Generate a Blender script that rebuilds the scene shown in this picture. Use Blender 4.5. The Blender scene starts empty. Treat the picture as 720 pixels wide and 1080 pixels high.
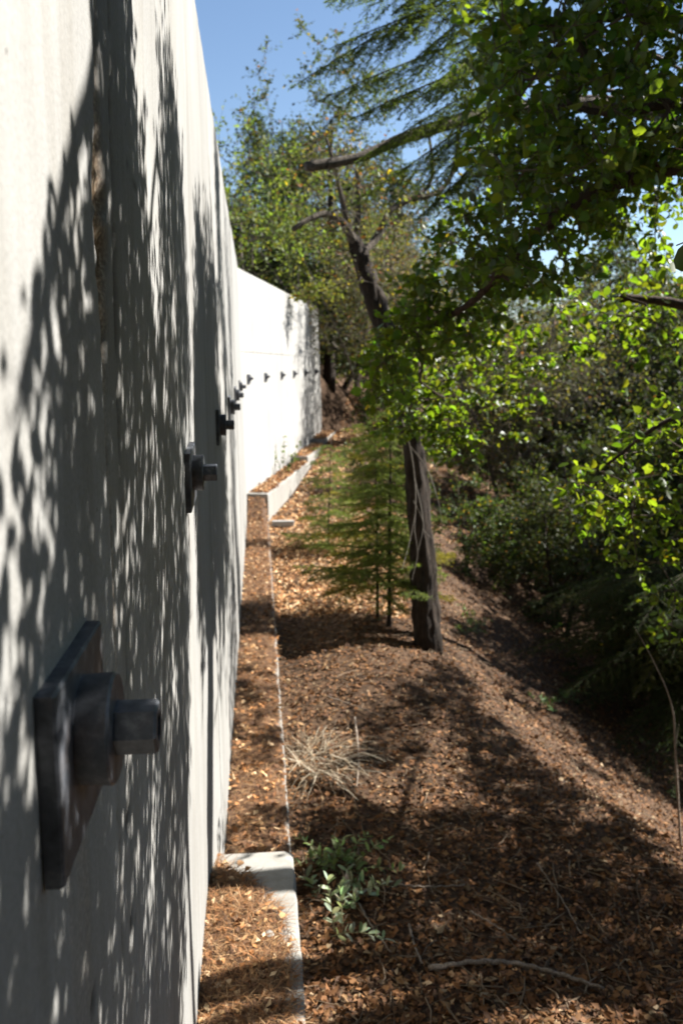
import bpy, math
import numpy as np
from mathutils import Matrix, Vector

rng = np.random.default_rng(11)
scene = bpy.context.scene
COL = scene.collection

# ------------------------------------------------------------------ camera
CAM_Z = 2.4
PITCH = math.atan(154 / 900.0)
YAW = math.atan((88 / 900.0) * math.cos(PITCH))
cam_data = bpy.data.cameras.new("camera")
cam_data.sensor_fit = 'VERTICAL'
cam_data.sensor_height = 36.0
cam_data.sensor_width = 24.0
cam_data.lens = 30.0
cam_data.clip_start = 0.02
cam_data.clip_end = 1500.0
cam_data.dof.use_dof = True
cam_data.dof.focus_distance = 1.6
cam_data.dof.aperture_fstop = 5.4
cam = bpy.data.objects.new("camera", cam_data)
COL.objects.link(cam)
cam.location = (0, 0, CAM_Z)
cam.rotation_euler = (math.pi / 2 - PITCH, 0, -YAW)
scene.camera = cam

# ------------------------------------------------------------------ light
SUN_AZ, SUN_EL = math.radians(76), math.radians(41)
world = bpy.data.worlds.new("World")
scene.world = world
world.use_nodes = True
wn = world.node_tree
bg = wn.nodes["Background"]
sky = wn.nodes.new("ShaderNodeTexSky")
sky.sky_type = 'NISHITA'
sky.sun_disc = False
sky.sun_elevation = SUN_EL
sky.sun_rotation = SUN_AZ
sky.altitude = 200
sky.air_density = 1.0
sky.dust_density = 0.2
sky.ozone_density = 2.0
wn.links.new(sky.outputs[0], bg.inputs[0])
bg.inputs[1].default_value = 0.052

SUN_DIR = np.array([math.sin(SUN_AZ) * math.cos(SUN_EL), math.cos(SUN_AZ) * math.cos(SUN_EL), math.sin(SUN_EL)])
sl = bpy.data.lights.new("sun", 'SUN')
sl.energy = 5.0
sl.angle = math.radians(0.53)
sl.color = (1.0, 0.965, 0.91)
sun = bpy.data.objects.new("sun", sl)
COL.objects.link(sun)
sun.rotation_euler = Vector(SUN_DIR).to_track_quat('Z', 'Y').to_euler()
sun.location = (20, 6, 18)

scene.view_settings.view_transform = 'Standard'
scene.view_settings.look = 'None'
scene.view_settings.gamma = 1.0
scene.view_settings.exposure = 1.72
scene.view_settings.use_curve_mapping = False
scene.render.engine = 'CYCLES'
scene.cycles.use_denoising = True
scene.cycles.max_bounces = 7
scene.cycles.transparent_max_bounces = 6
scene.cycles.transmission_bounces = 5
scene.cycles.sample_clamp_indirect = 4.0


# ------------------------------------------------------------------ helpers
_F = 900.0
_f = np.array([math.sin(YAW) * math.cos(PITCH), math.cos(YAW) * math.cos(PITCH), -math.sin(PITCH)])
_r = np.array([math.cos(YAW), -math.sin(YAW), 0.0])
_u = np.cross(_r, _f)
_c = np.array([0, 0, CAM_Z])


def sight(px, py):
    return _f + _r * (px - 360) / _F - _u * (py - 540) / _F


def at_y(px, py, y):
    """survey point: seen at px, py in the photograph and y metres along the wall"""
    d = sight(px, py)
    return _c + d * (y / d[1])


def at_z(px, py, z):
    d = sight(px, py)
    return _c + d * ((z - CAM_Z) / d[2])


def at_x(px, py, x):
    d = sight(px, py)
    return _c + d * (x / d[0])


def survey(p):
    v = np.asarray(p, float) - _c
    w = np.maximum(v @ _f, 1e-3)
    return np.stack([360 + _F * (v @ _r) / w, 540 - _F * (v @ _u) / w], -1)


def inside(poly, q):
    poly = np.asarray(poly, float)
    x, y = q[:, 0], q[:, 1]
    r = np.zeros(len(q), bool)
    j = len(poly) - 1
    for i in range(len(poly)):
        xi, yi = poly[i]
        xj, yj = poly[j]
        c = ((yi > y) != (yj > y)) & (x < (xj - xi) * (y - yi) / (yj - yi + 1e-12) + xi)
        r ^= c
        j = i
    return r


def norm(v):
    v = np.asarray(v, float)
    return v / np.maximum(np.linalg.norm(v, axis=-1, keepdims=True), 1e-9)


def vnoise(p, scale=1.0, seed=0):
    """smooth 3-D lattice noise in 0..1"""
    p = np.asarray(p, float) * scale + seed * 17.3
    i = np.floor(p).astype(np.int64)
    f = p - i
    f = f * f * (3 - 2 * f)
    out = 0
    for dx in (0, 1):
        for dy in (0, 1):
            for dz in (0, 1):
                h = (i[..., 0] + dx) * 374761393 + (i[..., 1] + dy) * 668265263 + (i[..., 2] + dz) * 2147483647 + seed * 974711
                h = (h ^ (h >> 13)) * 1274126177
                h = ((h ^ (h >> 16)) & 0xFFFF) / 65535.0
                w = (f[..., 0] if dx else 1 - f[..., 0]) * (f[..., 1] if dy else 1 - f[..., 1]) * (f[..., 2] if dz else 1 - f[..., 2])
                out = out + h * w
    return out


def fbm(p, scale, seed=0, octv=3):
    a, t, s = 0.5, 0, 0
    for k in range(octv):
        s = s + a * vnoise(p, scale * 2 ** k, seed + k)
        t += a
        a *= 0.5
    return s / t


def mesh_np(name, verts, faces, colors=None, smooth=False):
    verts = np.asarray(verts, np.float32)
    if not isinstance(faces, (list, tuple)):
        faces = [faces]
    faces = [np.asarray(f, np.int32) for f in faces if len(f)]
    me = bpy.data.meshes.new(name)
    me.vertices.add(len(verts))
    me.vertices.foreach_set("co", verts.ravel())
    nl = sum(f.size for f in faces)
    npoly = sum(len(f) for f in faces)
    me.loops.add(nl)
    me.loops.foreach_set("vertex_index", np.concatenate([f.ravel() for f in faces]))
    me.polygons.add(npoly)
    tot = np.concatenate([np.full(len(f), f.shape[1], np.int32) for f in faces])
    start = np.concatenate([[0], np.cumsum(tot)[:-1]]).astype(np.int32)
    me.polygons.foreach_set("loop_start", start)
    if smooth:
        me.polygons.foreach_set("use_smooth", np.ones(npoly, bool))
    if colors is not None:
        a = me.color_attributes.new("Col", 'FLOAT_COLOR', 'POINT')
        c = np.ones((len(verts), 4), np.float32)
        c[:, :3] = colors
        a.data.foreach_set("color", c.ravel())
    me.update(calc_edges=True)
    if not smooth:
        me.shade_flat()
    return me


def link(name, me, mat=None, parent=None):
    o = bpy.data.objects.new(name, me)
    COL.objects.link(o)
    if mat is not None and me is not None and not me.materials:
        me.materials.append(mat)
    if parent is not None:
        o.parent = parent
    return o


def tag(o, label=None, category=None, group=None, kind=None):
    if label:
        o["label"] = label
    if category:
        o["category"] = category
    if group:
        o["group"] = group
    if kind:
        o["kind"] = kind
    return o


def empty(name, loc=(0, 0, 0), rz=0.0):
    o = bpy.data.objects.new(name, None)
    o.empty_display_size = 0.1
    COL.objects.link(o)
    o.location = loc
    o.rotation_euler = (0, 0, rz)
    return o


def copy_tree(o, parent=None):
    c = o.copy()
    COL.objects.link(c)
    if parent is not None:
        c.parent = parent
    for ch in [q for q in COL.objects if q.parent == o]:
        copy_tree(ch, c)
    return c


class MB:
    """collects pieces of one mesh"""

    def __init__(s):
        s.v, s.q, s.t, s.c, s.n = [], [], [], [], 0

    def add(s, v, quads=None, tris=None, col=None):
        v = np.asarray(v, float)
        if quads is not None and len(quads):
            s.q.append(np.asarray(quads, np.int64) + s.n)
        if tris is not None and len(tris):
            s.t.append(np.asarray(tris, np.int64) + s.n)
        s.v.append(v)
        if col is not None:
            c = np.asarray(col, float)
            s.c.append(np.broadcast_to(c, (len(v), 3)) if c.ndim == 1 else c)
        s.n += len(v)

    def mesh(s, name, smooth=False):
        fs = []
        if s.q:
            fs.append(np.concatenate(s.q))
        if s.t:
            fs.append(np.concatenate(s.t))
        return mesh_np(name, np.concatenate(s.v), fs, np.concatenate(s.c) if s.c else None, smooth)

    def build(s, name, mat, parent=None, smooth=False):
        return link(name, s.mesh(name, smooth), mat, parent)

    def box(s, a, b, col=None):
        a, b = np.minimum(a, b), np.maximum(a, b)
        v = np.array([[x, y, z] for x in (a[0], b[0]) for y in (a[1], b[1]) for z in (a[2], b[2])])
        s.add(v, [[0, 1, 3, 2], [4, 6, 7, 5], [0, 4, 5, 1], [2, 3, 7, 6], [0, 2, 6, 4], [1, 5, 7, 3]], col=col)

    def tube(s, pts, rad, sides=6, cap=True, col=None, rough=0.0, seed=0):
        pts = np.asarray(pts, float)
        n = len(pts)
        rad = np.broadcast_to(np.asarray(rad, float), (n,))
        t = norm(np.gradient(pts, axis=0))
        ref = np.array([0.31, 0.77, 0.55]) if abs(t[0] @ norm([0.31, 0.77, 0.55])) < 0.9 else np.array([1.0, 0, 0])
        x = norm(np.cross(t, ref))
        y = np.cross(t, x)
        a = np.arange(sides) * 2 * np.pi / sides
        ring = np.cos(a)[None, :, None] * x[:, None] + np.sin(a)[None, :, None] * y[:, None]
        rr = rad[:, None, None]
        v = pts[:, None] + ring * rr
        if rough:
            q = v.copy()
            q[..., 2] *= 0.25
            k = fbm(q, 18, seed) - 0.5
            k2 = fbm(v, 3.0, seed + 3) - 0.5
            v = pts[:, None] + ring * rr * (1 + rough * (k[..., None] * 1.3 + k2[..., None]))
        v = v.reshape(-1, 3)
        i = np.arange(n - 1)[:, None] * sides + np.arange(sides)[None]
        j = np.arange(n - 1)[:, None] * sides + (np.arange(sides)[None] + 1) % sides
        q = np.stack([i, j, j + sides, i + sides], -1).reshape(-1, 4)
        tr = None
        if cap:
            v = np.concatenate([v, pts[:1], pts[-1:]])
            k = np.arange(sides)
            tr = np.concatenate([np.stack([np.full(sides, n * sides), (k + 1) % sides, k], -1),
                                 np.stack([np.full(sides, n * sides + 1), (n - 1) * sides + k, (n - 1) * sides + (k + 1) % sides], -1)])
        s.add(v, q, tr, col)


def frames(d, up):
    """rotation matrices whose columns are x, y=d, z~up"""
    d = norm(d)
    x = norm(np.cross(d, up))
    z = np.cross(x, d)
    return np.stack([x, d, z], -1)


def instance(tv, tf, pos, rot, scale):
    tv = np.asarray(tv, float)
    scale = np.asarray(scale, float)
    if scale.ndim == 1:
        scale = scale[:, None] * np.ones(3)
    v = pos[:, None] + np.einsum('nij,nkj->nki', rot, tv[None] * scale[:, None, :])
    f = (np.asarray(tf)[None] + (np.arange(len(pos)) * len(tv))[:, None, None]).reshape(-1, np.asarray(tf).shape[1])
    return v.reshape(-1, 3), f


def smoothpath(pts, n):
    """Catmull-Rom through pts"""
    p = np.asarray(pts, float)
    p = np.concatenate([[2 * p[0] - p[1]], p, [2 * p[-1] - p[-2]]])
    m = len(p) - 3
    t = np.linspace(0, m - 1e-6, n)
    i = t.astype(int)
    f = (t - i)[:, None]
    a, b, c, d = p[i], p[i + 1], p[i + 2], p[i + 3]
    return 0.5 * ((2 * b) + (c - a) * f + (2 * a - 5 * b + 4 * c - d) * f ** 2 + (3 * b - a - 3 * c + d) * f ** 3)


# ------------------------------------------------------------------ materials
def new_mat(name):
    m = bpy.data.materials.new(name)
    m.use_nodes = True
    nt = m.node_tree
    b = nt.nodes["Principled BSDF"]
    b.inputs["Specular IOR Level"].default_value = 0.3
    return m, nt, b


def N(nt, t, **kw):
    n = nt.nodes.new(t)
    for k, v in kw.items():
        if k in n.inputs.keys():
            n.inputs[k].default_value = v
        else:
            setattr(n, k, v)
    return n


def mapped(nt, scale, coord='Object'):
    tc = N(nt, "ShaderNodeTexCoord")
    mp = N(nt, "ShaderNodeMapping")
    mp.inputs["Scale"].default_value = scale
    nt.links.new(tc.outputs[coord], mp.inputs[0])
    return mp


def ramp(nt, fac, stops):
    r = N(nt, "ShaderNodeValToRGB")
    e = r.color_ramp.elements
    while len(e) < len(stops):
        e.new(0.5)
    for k, (p, c) in enumerate(stops):
        e[k].position = p
        e[k].color = (*c, 1) if len(c) == 3 else c
    nt.links.new(fac, r.inputs[0])
    return r


def mix(nt, a, b, fac, mode='MIX'):
    m = N(nt, "ShaderNodeMix", data_type='RGBA', blend_type=mode)
    for s, v in ((m.inputs[6], a), (m.inputs[7], b), (m.inputs[0], fac)):
        if hasattr(v, 'node'):
            nt.links.new(v, s)
        else:
            s.default_value = v if not isinstance(v, tuple) or len(v) == 4 else (*v, 1)
    return m.outputs[2]


def bump(nt, b, h, strength, dist, prev=None):
    n = N(nt, "ShaderNodeBump")
    n.inputs["Strength"].default_value = strength
    n.inputs["Distance"].default_value = dist
    nt.links.new(h, n.inputs["Height"])
    if prev is not None:
        nt.links.new(prev, n.inputs["Normal"])
    nt.links.new(n.outputs[0], b.inputs["Normal"])
    return n.outputs[0]


def mat_concrete(name, base=(0.285, 0.28, 0.265), wear=1.0, crack=False):
    m, nt, b = new_mat(name)
    b.inputs["Roughness"].default_value = 0.9
    L = nt.links.new
    n1 = N(nt, "ShaderNodeTexNoise", Scale=1.3, Detail=6.0, Roughness=0.6)
    L(mapped(nt, (1, 1, 0.6)).outputs[0], n1.inputs[0])
    c1 = ramp(nt, n1.outputs[0], [(0.30, tuple(x * 0.80 for x in base)), (0.62, base), (0.8, tuple(min(1, x * 1.08) for x in base))])
    # rain streaks
    n2 = N(nt, "ShaderNodeTexNoise", Scale=2.2, Detail=7.0, Roughness=0.72)
    L(mapped(nt, (3.0, 3.0, 0.22)).outputs[0], n2.inputs[0])
    s2 = ramp(nt, n2.outputs[0], [(0.44, (1, 1, 1)), (0.60, (0.74, 0.71, 0.66)), (0.76, (0.48, 0.45, 0.41))])
    col = mix(nt, c1.outputs[0], s2.outputs[0], 0.55 * wear, 'MULTIPLY')
    # fine grain
    n3 = N(nt, "ShaderNodeTexNoise", Scale=160.0, Detail=3.0)
    L(mapped(nt, (1, 1, 1)).outputs[0], n3.inputs[0])
    s3 = ramp(nt, n3.outputs[0], [(0.3, (0.82, 0.82, 0.82)), (0.7, (1.06, 1.06, 1.06))])
    col = mix(nt, col, s3.outputs[0], 0.8, 'MULTIPLY')
    # bug holes
    v = N(nt, "ShaderNodeTexVoronoi", Scale=26.0)
    L(mapped(nt, (1, 1, 0.8)).outputs[0], v.inputs[0])
    hole = ramp(nt, v.outputs[0], [(0.035, (0, 0, 0)), (0.075, (1, 1, 1))])
    n4 = N(nt, "ShaderNodeTexNoise", Scale=7.0)
    L(mapped(nt, (1, 1, 1)).outputs[0], n4.inputs[0])
    keep = ramp(nt, n4.outputs[0], [(0.46, (1, 1, 1)), (0.56, (0, 0, 0))])
    hole2 = mix(nt, hole.outputs[0], (1, 1, 1), keep.outputs[0])
    col = mix(nt, (0.10, 0.09, 0.08), col, hole2)
    if crack:
        at = N(nt, "ShaderNodeVertexColor", layer_name="Col")
        sep = N(nt, "ShaderNodeSeparateColor")
        L(at.outputs[0], sep.inputs[0])
        rust = ramp(nt, n3.outputs[0], [(0.3, (0.08, 0.05, 0.03)), (0.5, (0.30, 0.19, 0.10)), (0.72, (0.62, 0.52, 0.40))])
        col = mix(nt, col, rust.outputs[0], sep.outputs[0])
        col = mix(nt, col, (0.035, 0.03, 0.025), sep.outputs[1])
    L(col, b.inputs["Base Color"])
    p = bump(nt, b, n3.outputs[0], 0.25, 0.004)
    p = bump(nt, b, hole2, 0.5, 0.006, p)
    bump(nt, b, n2.outputs[0], 0.06, 0.004, p)
    return m


def mat_attr(name, rough=0.85, spec=0.25, trans=0.0, noise=0.0, tcol=None, gain=1.0):
    """colour from the pieces' own colour attribute; trans adds light through the leaf"""
    m, nt, b = new_mat(name)
    L = nt.links.new
    at = N(nt, "ShaderNodeVertexColor", layer_name="Col")
    col = at.outputs[0]
    if noise:
        n = N(nt, "ShaderNodeTexNoise", Scale=noise, Detail=3.0)
        L(mapped(nt, (1, 1, 1)).outputs[0], n.inputs[0])
        r = ramp(nt, n.outputs[0], [(0.3, (0.7, 0.7, 0.7)), (0.7, (1.2, 1.2, 1.2))])
        col = mix(nt, col, r.outputs[0], 1.0, 'MULTIPLY')
    L(col, b.inputs["Base Color"])
    b.inputs["Roughness"].default_value = rough
    b.inputs["Specular IOR Level"].default_value = spec
    if trans:
        t = N(nt, "ShaderNodeBsdfTranslucent")
        tc = mix(nt, col, tcol or (1, 1, 1), 1.0, 'MULTIPLY')
        L(tc, t.inputs[0])
        ms = N(nt, "ShaderNodeMixShader")
        ms.inputs[0].default_value = trans
        L(b.outputs[0], ms.inputs[1])
        L(t.outputs[0], ms.inputs[2])
        L(ms.outputs[0], nt.nodes["Material Output"].inputs[0])
    return m


def mat_bark(name, a, c, scale=(14, 14, 3.2), strength=0.8):
    m, nt, b = new_mat(name)
    L = nt.links.new
    n = N(nt, "ShaderNodeTexNoise", Scale=3.0, Detail=8.0, Roughness=0.68)
    L(mapped(nt, scale).outputs[0], n.inputs[0])
    r = ramp(nt, n.outputs[0], [(0.32, a), (0.62, c), (0.8, tuple(min(1, x * 1.5) for x in c))])
    L(r.outputs[0], b.inputs["Base Color"])
    b.inputs["Roughness"].default_value = 0.92
    bump(nt, b, n.outputs[0], strength, 0.03)
    return m


def mat_steel(name):
    m, nt, b = new_mat(name)
    L = nt.links.new
    n = N(nt, "ShaderNodeTexNoise", Scale=38.0, Detail=6.0, Roughness=0.65)
    L(mapped(nt, (1, 1, 1)).outputs[0], n.inputs[0])
    r = ramp(nt, n.outputs[0], [(0.30, (0.035, 0.038, 0.045)), (0.55, (0.09, 0.096, 0.108)), (0.75, (0.22, 0.226, 0.24))])
    n2 = N(nt, "ShaderNodeTexNoise", Scale=9.0, Detail=4.0)
    L(mapped(nt, (1, 1, 1)).outputs[0], n2.inputs[0])
    k = ramp(nt, n2.outputs[0], [(0.58, (0, 0, 0)), (0.72, (1, 1, 1))])
    col = mix(nt, r.outputs[0], (0.10, 0.055, 0.03), mix(nt, (0, 0, 0), k.outputs[0], 0.5))
    L(col, b.inputs["Base Color"])
    b.inputs["Metallic"].default_value = 0.35
    b.inputs["Roughness"].default_value = 0.48
    bump(nt, b, n.outputs[0], 0.25, 0.002)
    return m


def mat_ground(name):
    m, nt, b = new_mat(name)
    L = nt.links.new
    n = N(nt, "ShaderNodeTexNoise", Scale=22.0, Detail=8.0, Roughness=0.7)
    L(mapped(nt, (1, 1, 1)).outputs[0], n.inputs[0])
    r = ramp(nt, n.outputs[0], [(0.30, (0.02, 0.012, 0.007)), (0.5, (0.07, 0.040, 0.021)), (0.72, (0.16, 0.10, 0.055))])
    n2 = N(nt, "ShaderNodeTexNoise", Scale=1.2, Detail=4.0)
    L(mapped(nt, (1, 1, 1)).outputs[0], n2.inputs[0])
    r2 = ramp(nt, n2.outputs[0], [(0.35, (0.72, 0.66, 0.6)), (0.7, (1.2, 1.15, 1.1))])
    L(mix(nt, r.outputs[0], r2.outputs[0], 1.0, 'MULTIPLY'), b.inputs["Base Color"])
    b.inputs["Roughness"].default_value = 0.95
    bump(nt, b, n.outputs[0], 0.9, 0.03)
    return m


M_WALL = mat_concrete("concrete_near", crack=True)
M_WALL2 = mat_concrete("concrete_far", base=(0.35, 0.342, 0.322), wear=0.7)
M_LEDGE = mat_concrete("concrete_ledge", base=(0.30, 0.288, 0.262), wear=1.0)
M_STEEL = mat_steel("weathered_steel")
M_GROUND = mat_ground("forest_floor")
M_LITTER = mat_attr("dry_leaves", 0.75, 0.3, trans=0.15)
M_NEEDLE_DRY = mat_attr("dry_needles", 0.7, 0.3)
M_LEAF = mat_attr("broad_leaf", 0.42, 0.4, trans=0.52, tcol=(3.9, 3.6, 0.7))
M_LEAF_FAR = mat_attr("far_leaf", 0.6, 0.3, trans=0.45, tcol=(1.6, 1.5, 0.6))
M_NEEDLE = mat_attr("fir_needle", 0.65, 0.12, trans=0.38, tcol=(2.2, 2.0, 0.7))
M_TWIG = mat_attr("twig", 0.9, 0.15)
M_BARK = mat_bark("bark_dark", (0.006, 0.005, 0.004), (0.040, 0.027, 0.018))
M_BARK_RED = mat_bark("bark_red", (0.015, 0.010, 0.007), (0.075, 0.045, 0.03), (10, 10, 5), 0.6)
M_BARK_GREY = mat_bark("bark_grey", (0.03, 0.025, 0.02), (0.13, 0.105, 0.082))
M_STICK = mat_bark("dead_wood", (0.09, 0.07, 0.05), (0.30, 0.24, 0.19), (30, 30, 30), 0.4)
M_STRAW = mat_attr("straw", 0.7, 0.3, trans=0.25)
M_PLANT = mat_attr("sage_leaf", 0.55, 0.35, trans=0.35, tcol=(1.3, 1.3, 0.8))

# ------------------------------------------------------------------ ground
WALL_Y = 13.6                                   # where the far wall turns away to the right
FAR_A = np.array([-0.19, 13.6])
FAR_B = np.array([1.75, 23.4])
FAR_D = (FAR_B - FAR_A) / np.linalg.norm(FAR_B - FAR_A)
FAR_N = np.array([FAR_D[1], -FAR_D[0]])         # towards the path


def right_of_wall(x, y):
    s1 = x + 0.19
    s2 = (x - FAR_A[0]) * FAR_N[0] + (y - FAR_A[1]) * FAR_N[1]
    return np.where(y < WALL_Y, s1, s2)


def ground_z(x, y, detail=True):
    x = np.asarray(x, float)
    y = np.asarray(y, float)
    crest = np.interp(y, [-5, 2, 4.3, 5.6, 7.6, 13, 20, 40], [2.7, 2.6, 2.25, 1.9, 1.75, 2.4, 3.4, 6])
    s = right_of_wall(x, y)
    z0 = np.interp(y, [-10, 2, 3.8, 6, 8, 13, 16, 22, 40, 90], [-0.02, -0.14, -0.30, -0.26, -0.22, -0.10, 0.02, 0.55, 1.0, 1.6])
    t = np.clip(s / np.maximum(crest + 0.2, 0.5), 0, 1.2)
    z = z0 - 0.14 * t ** 2 + 0.12 * np.exp(-((x - 0.95) / 0.6) ** 2 - ((y - 7.0) / 1.6) ** 2)
    d = np.maximum(x - crest, 0)
    drop = np.interp(d, [0, 0.3, 0.8, 2.2, 3.6, 6, 12, 30, 80], [0, 0.10, 0.42, 1.30, 1.65, 1.4, 0.2, -2.0, -6.0])
    z = z - drop * np.interp(y, [8, 16, 30], [1, 0.75, 0.4])
    # ground behind the wall: high bank
    w = np.interp(y, [23, 24, 30], [0.0, 0.6, 5.0])
    k = np.clip((s + 0.42) / 0.3, 0, 1)
    k2 = np.clip((s + 0.42 + w) / (0.3 + 2 * w), 0, 1)
    k = np.where(y > 23, k2, k)
    k = k * k * (3 - 2 * k)
    bank = 3.72 + np.clip(-s - 1, 0, 40) * 0.18
    z = z * k + bank * (1 - k)
    if detail:
        p = np.stack([x, y, 0 * x], -1)
        z = z + (fbm(p, 0.9, 3) - 0.5) * 0.16 * np.clip((s - 0.3) / 0.8, 0, 1) + (fbm(p, 6.0, 5) - 0.5) * 0.05 * np.clip((s - 0.2) / 0.3, 0, 1)
    return z


def geo(a, b, n, g):
    t = np.linspace(0, 1, n) ** g
    return a + (b - a) * t


gx = np.unique(np.concatenate([-geo(0.8, 90, 26, 2.6)[::-1], np.arange(-0.8, 3.6, 0.045), np.arange(3.6, 9, 0.15), geo(9, 120, 30, 2.2)]))
gy = np.unique(np.concatenate([np.arange(-6, 1.5, 0.25), np.arange(1.5, 9.5, 0.05), np.arange(9.5, 25, 0.11), geo(25, 220, 40, 2.2)]))
X, Y = np.meshgrid(gx, gy, indexing='ij')
Z = ground_z(X, Y)
V = np.stack([X, Y, Z], -1).reshape(-1, 3)
ii = (np.arange(len(gx) - 1)[:, None] * len(gy) + np.arange(len(gy) - 1)[None]).ravel()
FQ = np.stack([ii, ii + len(gy), ii + len(gy) + 1, ii + 1], -1)
ground = link("ground", mesh_np("ground", V, FQ, smooth=True), M_GROUND)
tag(ground, "brown forest floor of soil falling away from the wall", kind="structure")


# ------------------------------------------------------------------ walls
def loft_panel(name, path_base, path_top, z0, z1, thick, ny, nz, mat, parent, crackfn=None, und=0.006):
    """a wall panel: front face lofted from base to top line (points x,y), with thickness behind"""
    pb, pt = np.asarray(path_base, float), np.asarray(path_top, float)
    t = np.linspace(0, 1, ny)
    lb = np.concatenate([[0], np.cumsum(np.linalg.norm(np.diff(pb, axis=0), axis=1))])
    lb /= lb[-1]
    B = np.stack([np.interp(t, lb, pb[:, k]) for k in (0, 1)], -1)
    T = np.stack([np.interp(t, lb, pt[:, k]) for k in (0, 1)], -1)
    h = np.linspace(0, 1, nz)
    xy = B[:, None] * (1 - h)[None, :, None] + T[:, None] * h[None, :, None]
    z = np.broadcast_to(z0 + (z1 - z0) * h, (ny, nz))
    v = np.concatenate([xy, z[..., None]], -1)
    d = norm(np.gradient(B, axis=0))
    nrm = np.stack([d[:, 1], -d[:, 0], 0 * d[:, 0]], -1)[:, None]
    off = (fbm(v, 1.4, 9) - 0.5) * und * 2 + (fbm(v, 9.0, 12, 2) - 0.5) * und * 0.5
    col = np.zeros((ny, nz, 3))
    if crackfn:
        o2, c1, c2 = crackfn(v)
        off = off + o2
        col[..., 0], col[..., 1] = c1, c2
    v = v + nrm * off[..., None]
    back = v[:, [0, -1]] - nrm * thick
    mb = MB()
    i = (np.arange(ny - 1)[:, None] * nz + np.arange(nz - 1)[None]).ravel()
    q = [np.stack([i, i + nz, i + nz + 1, i + 1], -1)]
    n0 = ny * nz
    k = np.arange(ny - 1)
    q.append(np.stack([k * nz + nz - 1, (k + 1) * nz + nz - 1, n0 + (k + 1) * 2 + 1, n0 + k * 2 + 1], -1))    # top
    q.append(np.stack([n0 + k * 2, n0 + k * 2 + 1, n0 + (k + 1) * 2 + 1, n0 + (k + 1) * 2], -1))              # back
    vv = np.concatenate([v.reshape(-1, 3), back.reshape(-1, 3)])
    cc = np.concatenate([col.reshape(-1, 3), np.zeros((ny * 2, 3))])
    # end faces
    e = []
    for a in (0, ny - 1):
        base = len(vv)
        vv = np.concatenate([vv, v[a], v[a] - nrm[a] * thick])
        cc = np.concatenate([cc, np.zeros((2 * nz, 3))])
        j = np.arange(nz - 1)
        f = np.stack([base + j, base + j + 1, base + nz + j + 1, base + nz + j], -1)
        e.append(f if a == 0 else f[:, ::-1])
    mb.add(vv, np.concatenate(q + e), col=cc)
    o = mb.build(name, mat, parent, True)
    o.data.set_sharp_from_angle(angle=math.radians(40))
    return o


def crack(v):
    """a ragged spalled seam running down the near panel, and a thin slanting hairline"""
    y, z = v[..., 1], v[..., 2]
    cl = 1.15 + 0.05 * (fbm(np.stack([0 * z, 0 * z, z], -1), 2.0, 21) - 0.5) * 2 + 0.02 * (fbm(np.stack([0 * z, 0 * z, z], -1), 12.0, 22) - 0.5)
    rag = fbm(v, 30, 25)
    d = np.abs(y - cl)
    big = np.exp(-((z - 2.57) / 0.14) ** 2)
    low = np.exp(-((z - 2.05) / 0.25) ** 2) * 0.35 + np.exp(-((z - 3.3) / 0.2) ** 2) * 0.35
    wid = 0.004 + 0.030 * big * (0.5 + rag) + 0.010 * low
    m = np.clip(1.4 - d / wid + (rag - 0.5) * 1.2, 0, 1)
    depth = 0.010 * big + 0.004
    d2 = np.abs(y - (cl + 0.11 + 0.03 * (rag - 0.5)))
    m2 = np.clip(1.2 - d2 / (0.003 + 0.014 * np.exp(-((z - 2.52) / 0.16) ** 2) * rag * 1.6), 0, 1)
    off = -(m * depth * (0.4 + rag)) - m2 * 0.006
    hz = 2.70 - (y - 1.5) * 0.115
    hair = np.clip(1.2 - np.abs(z - hz + (rag - 0.5) * 0.015) / 0.006, 0, 1) * ((y > 1.42) & (y < 3.4)) * np.clip(rag * 3 - 0.8, 0, 1)
    h2 = 1.93 - (y - 1.3) * 0.02
    hair2 = np.clip(1.1 - np.abs(z - h2 + (rag - 0.5) * 0.02) / 0.005, 0, 1) * ((y > 1.1) & (y < 2.6)) * np.clip(rag * 3 - 1.0, 0, 1)
    stain = np.clip(m * np.clip(big + low + 0.15, 0, 1) * 1.1, 0, 1)
    dark = np.clip(m2 * 0.75 + m * (rag > 0.58) * 0.55 + hair * 0.7 + hair2 * 0.6, 0, 0.9)
    for (py_, pz_) in ((0.845, 1.93), (2.72, 1.96)):
        run = np.exp(-((y - py_ - 0.05 * (vnoise(np.stack([0 * z, 0 * y, z], -1), 6.0, 41) - 0.5)) / 0.05) ** 2) * np.clip((pz_ - z) / 0.05, 0, 1) * np.exp(-np.clip(pz_ - z, 0, 9) / 0.5)
        streak = np.clip(fbm(np.stack([0 * z, y * 6, z * 0.25], -1), 9.0, 44) * 2.2 - 0.7, 0, 1)
        stain = np.clip(stain + 0.6 * run * streak, 0, 1)
    chips = (vnoise(v, 16.0, 31) > 0.935) & (vnoise(v, 3.1, 33) > 0.55) & (y < 1.25) & (y > 0.6)
    dark = np.where(chips, 0.7, dark)
    off = off - chips * 0.003
    return off, stain, dark


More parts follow.
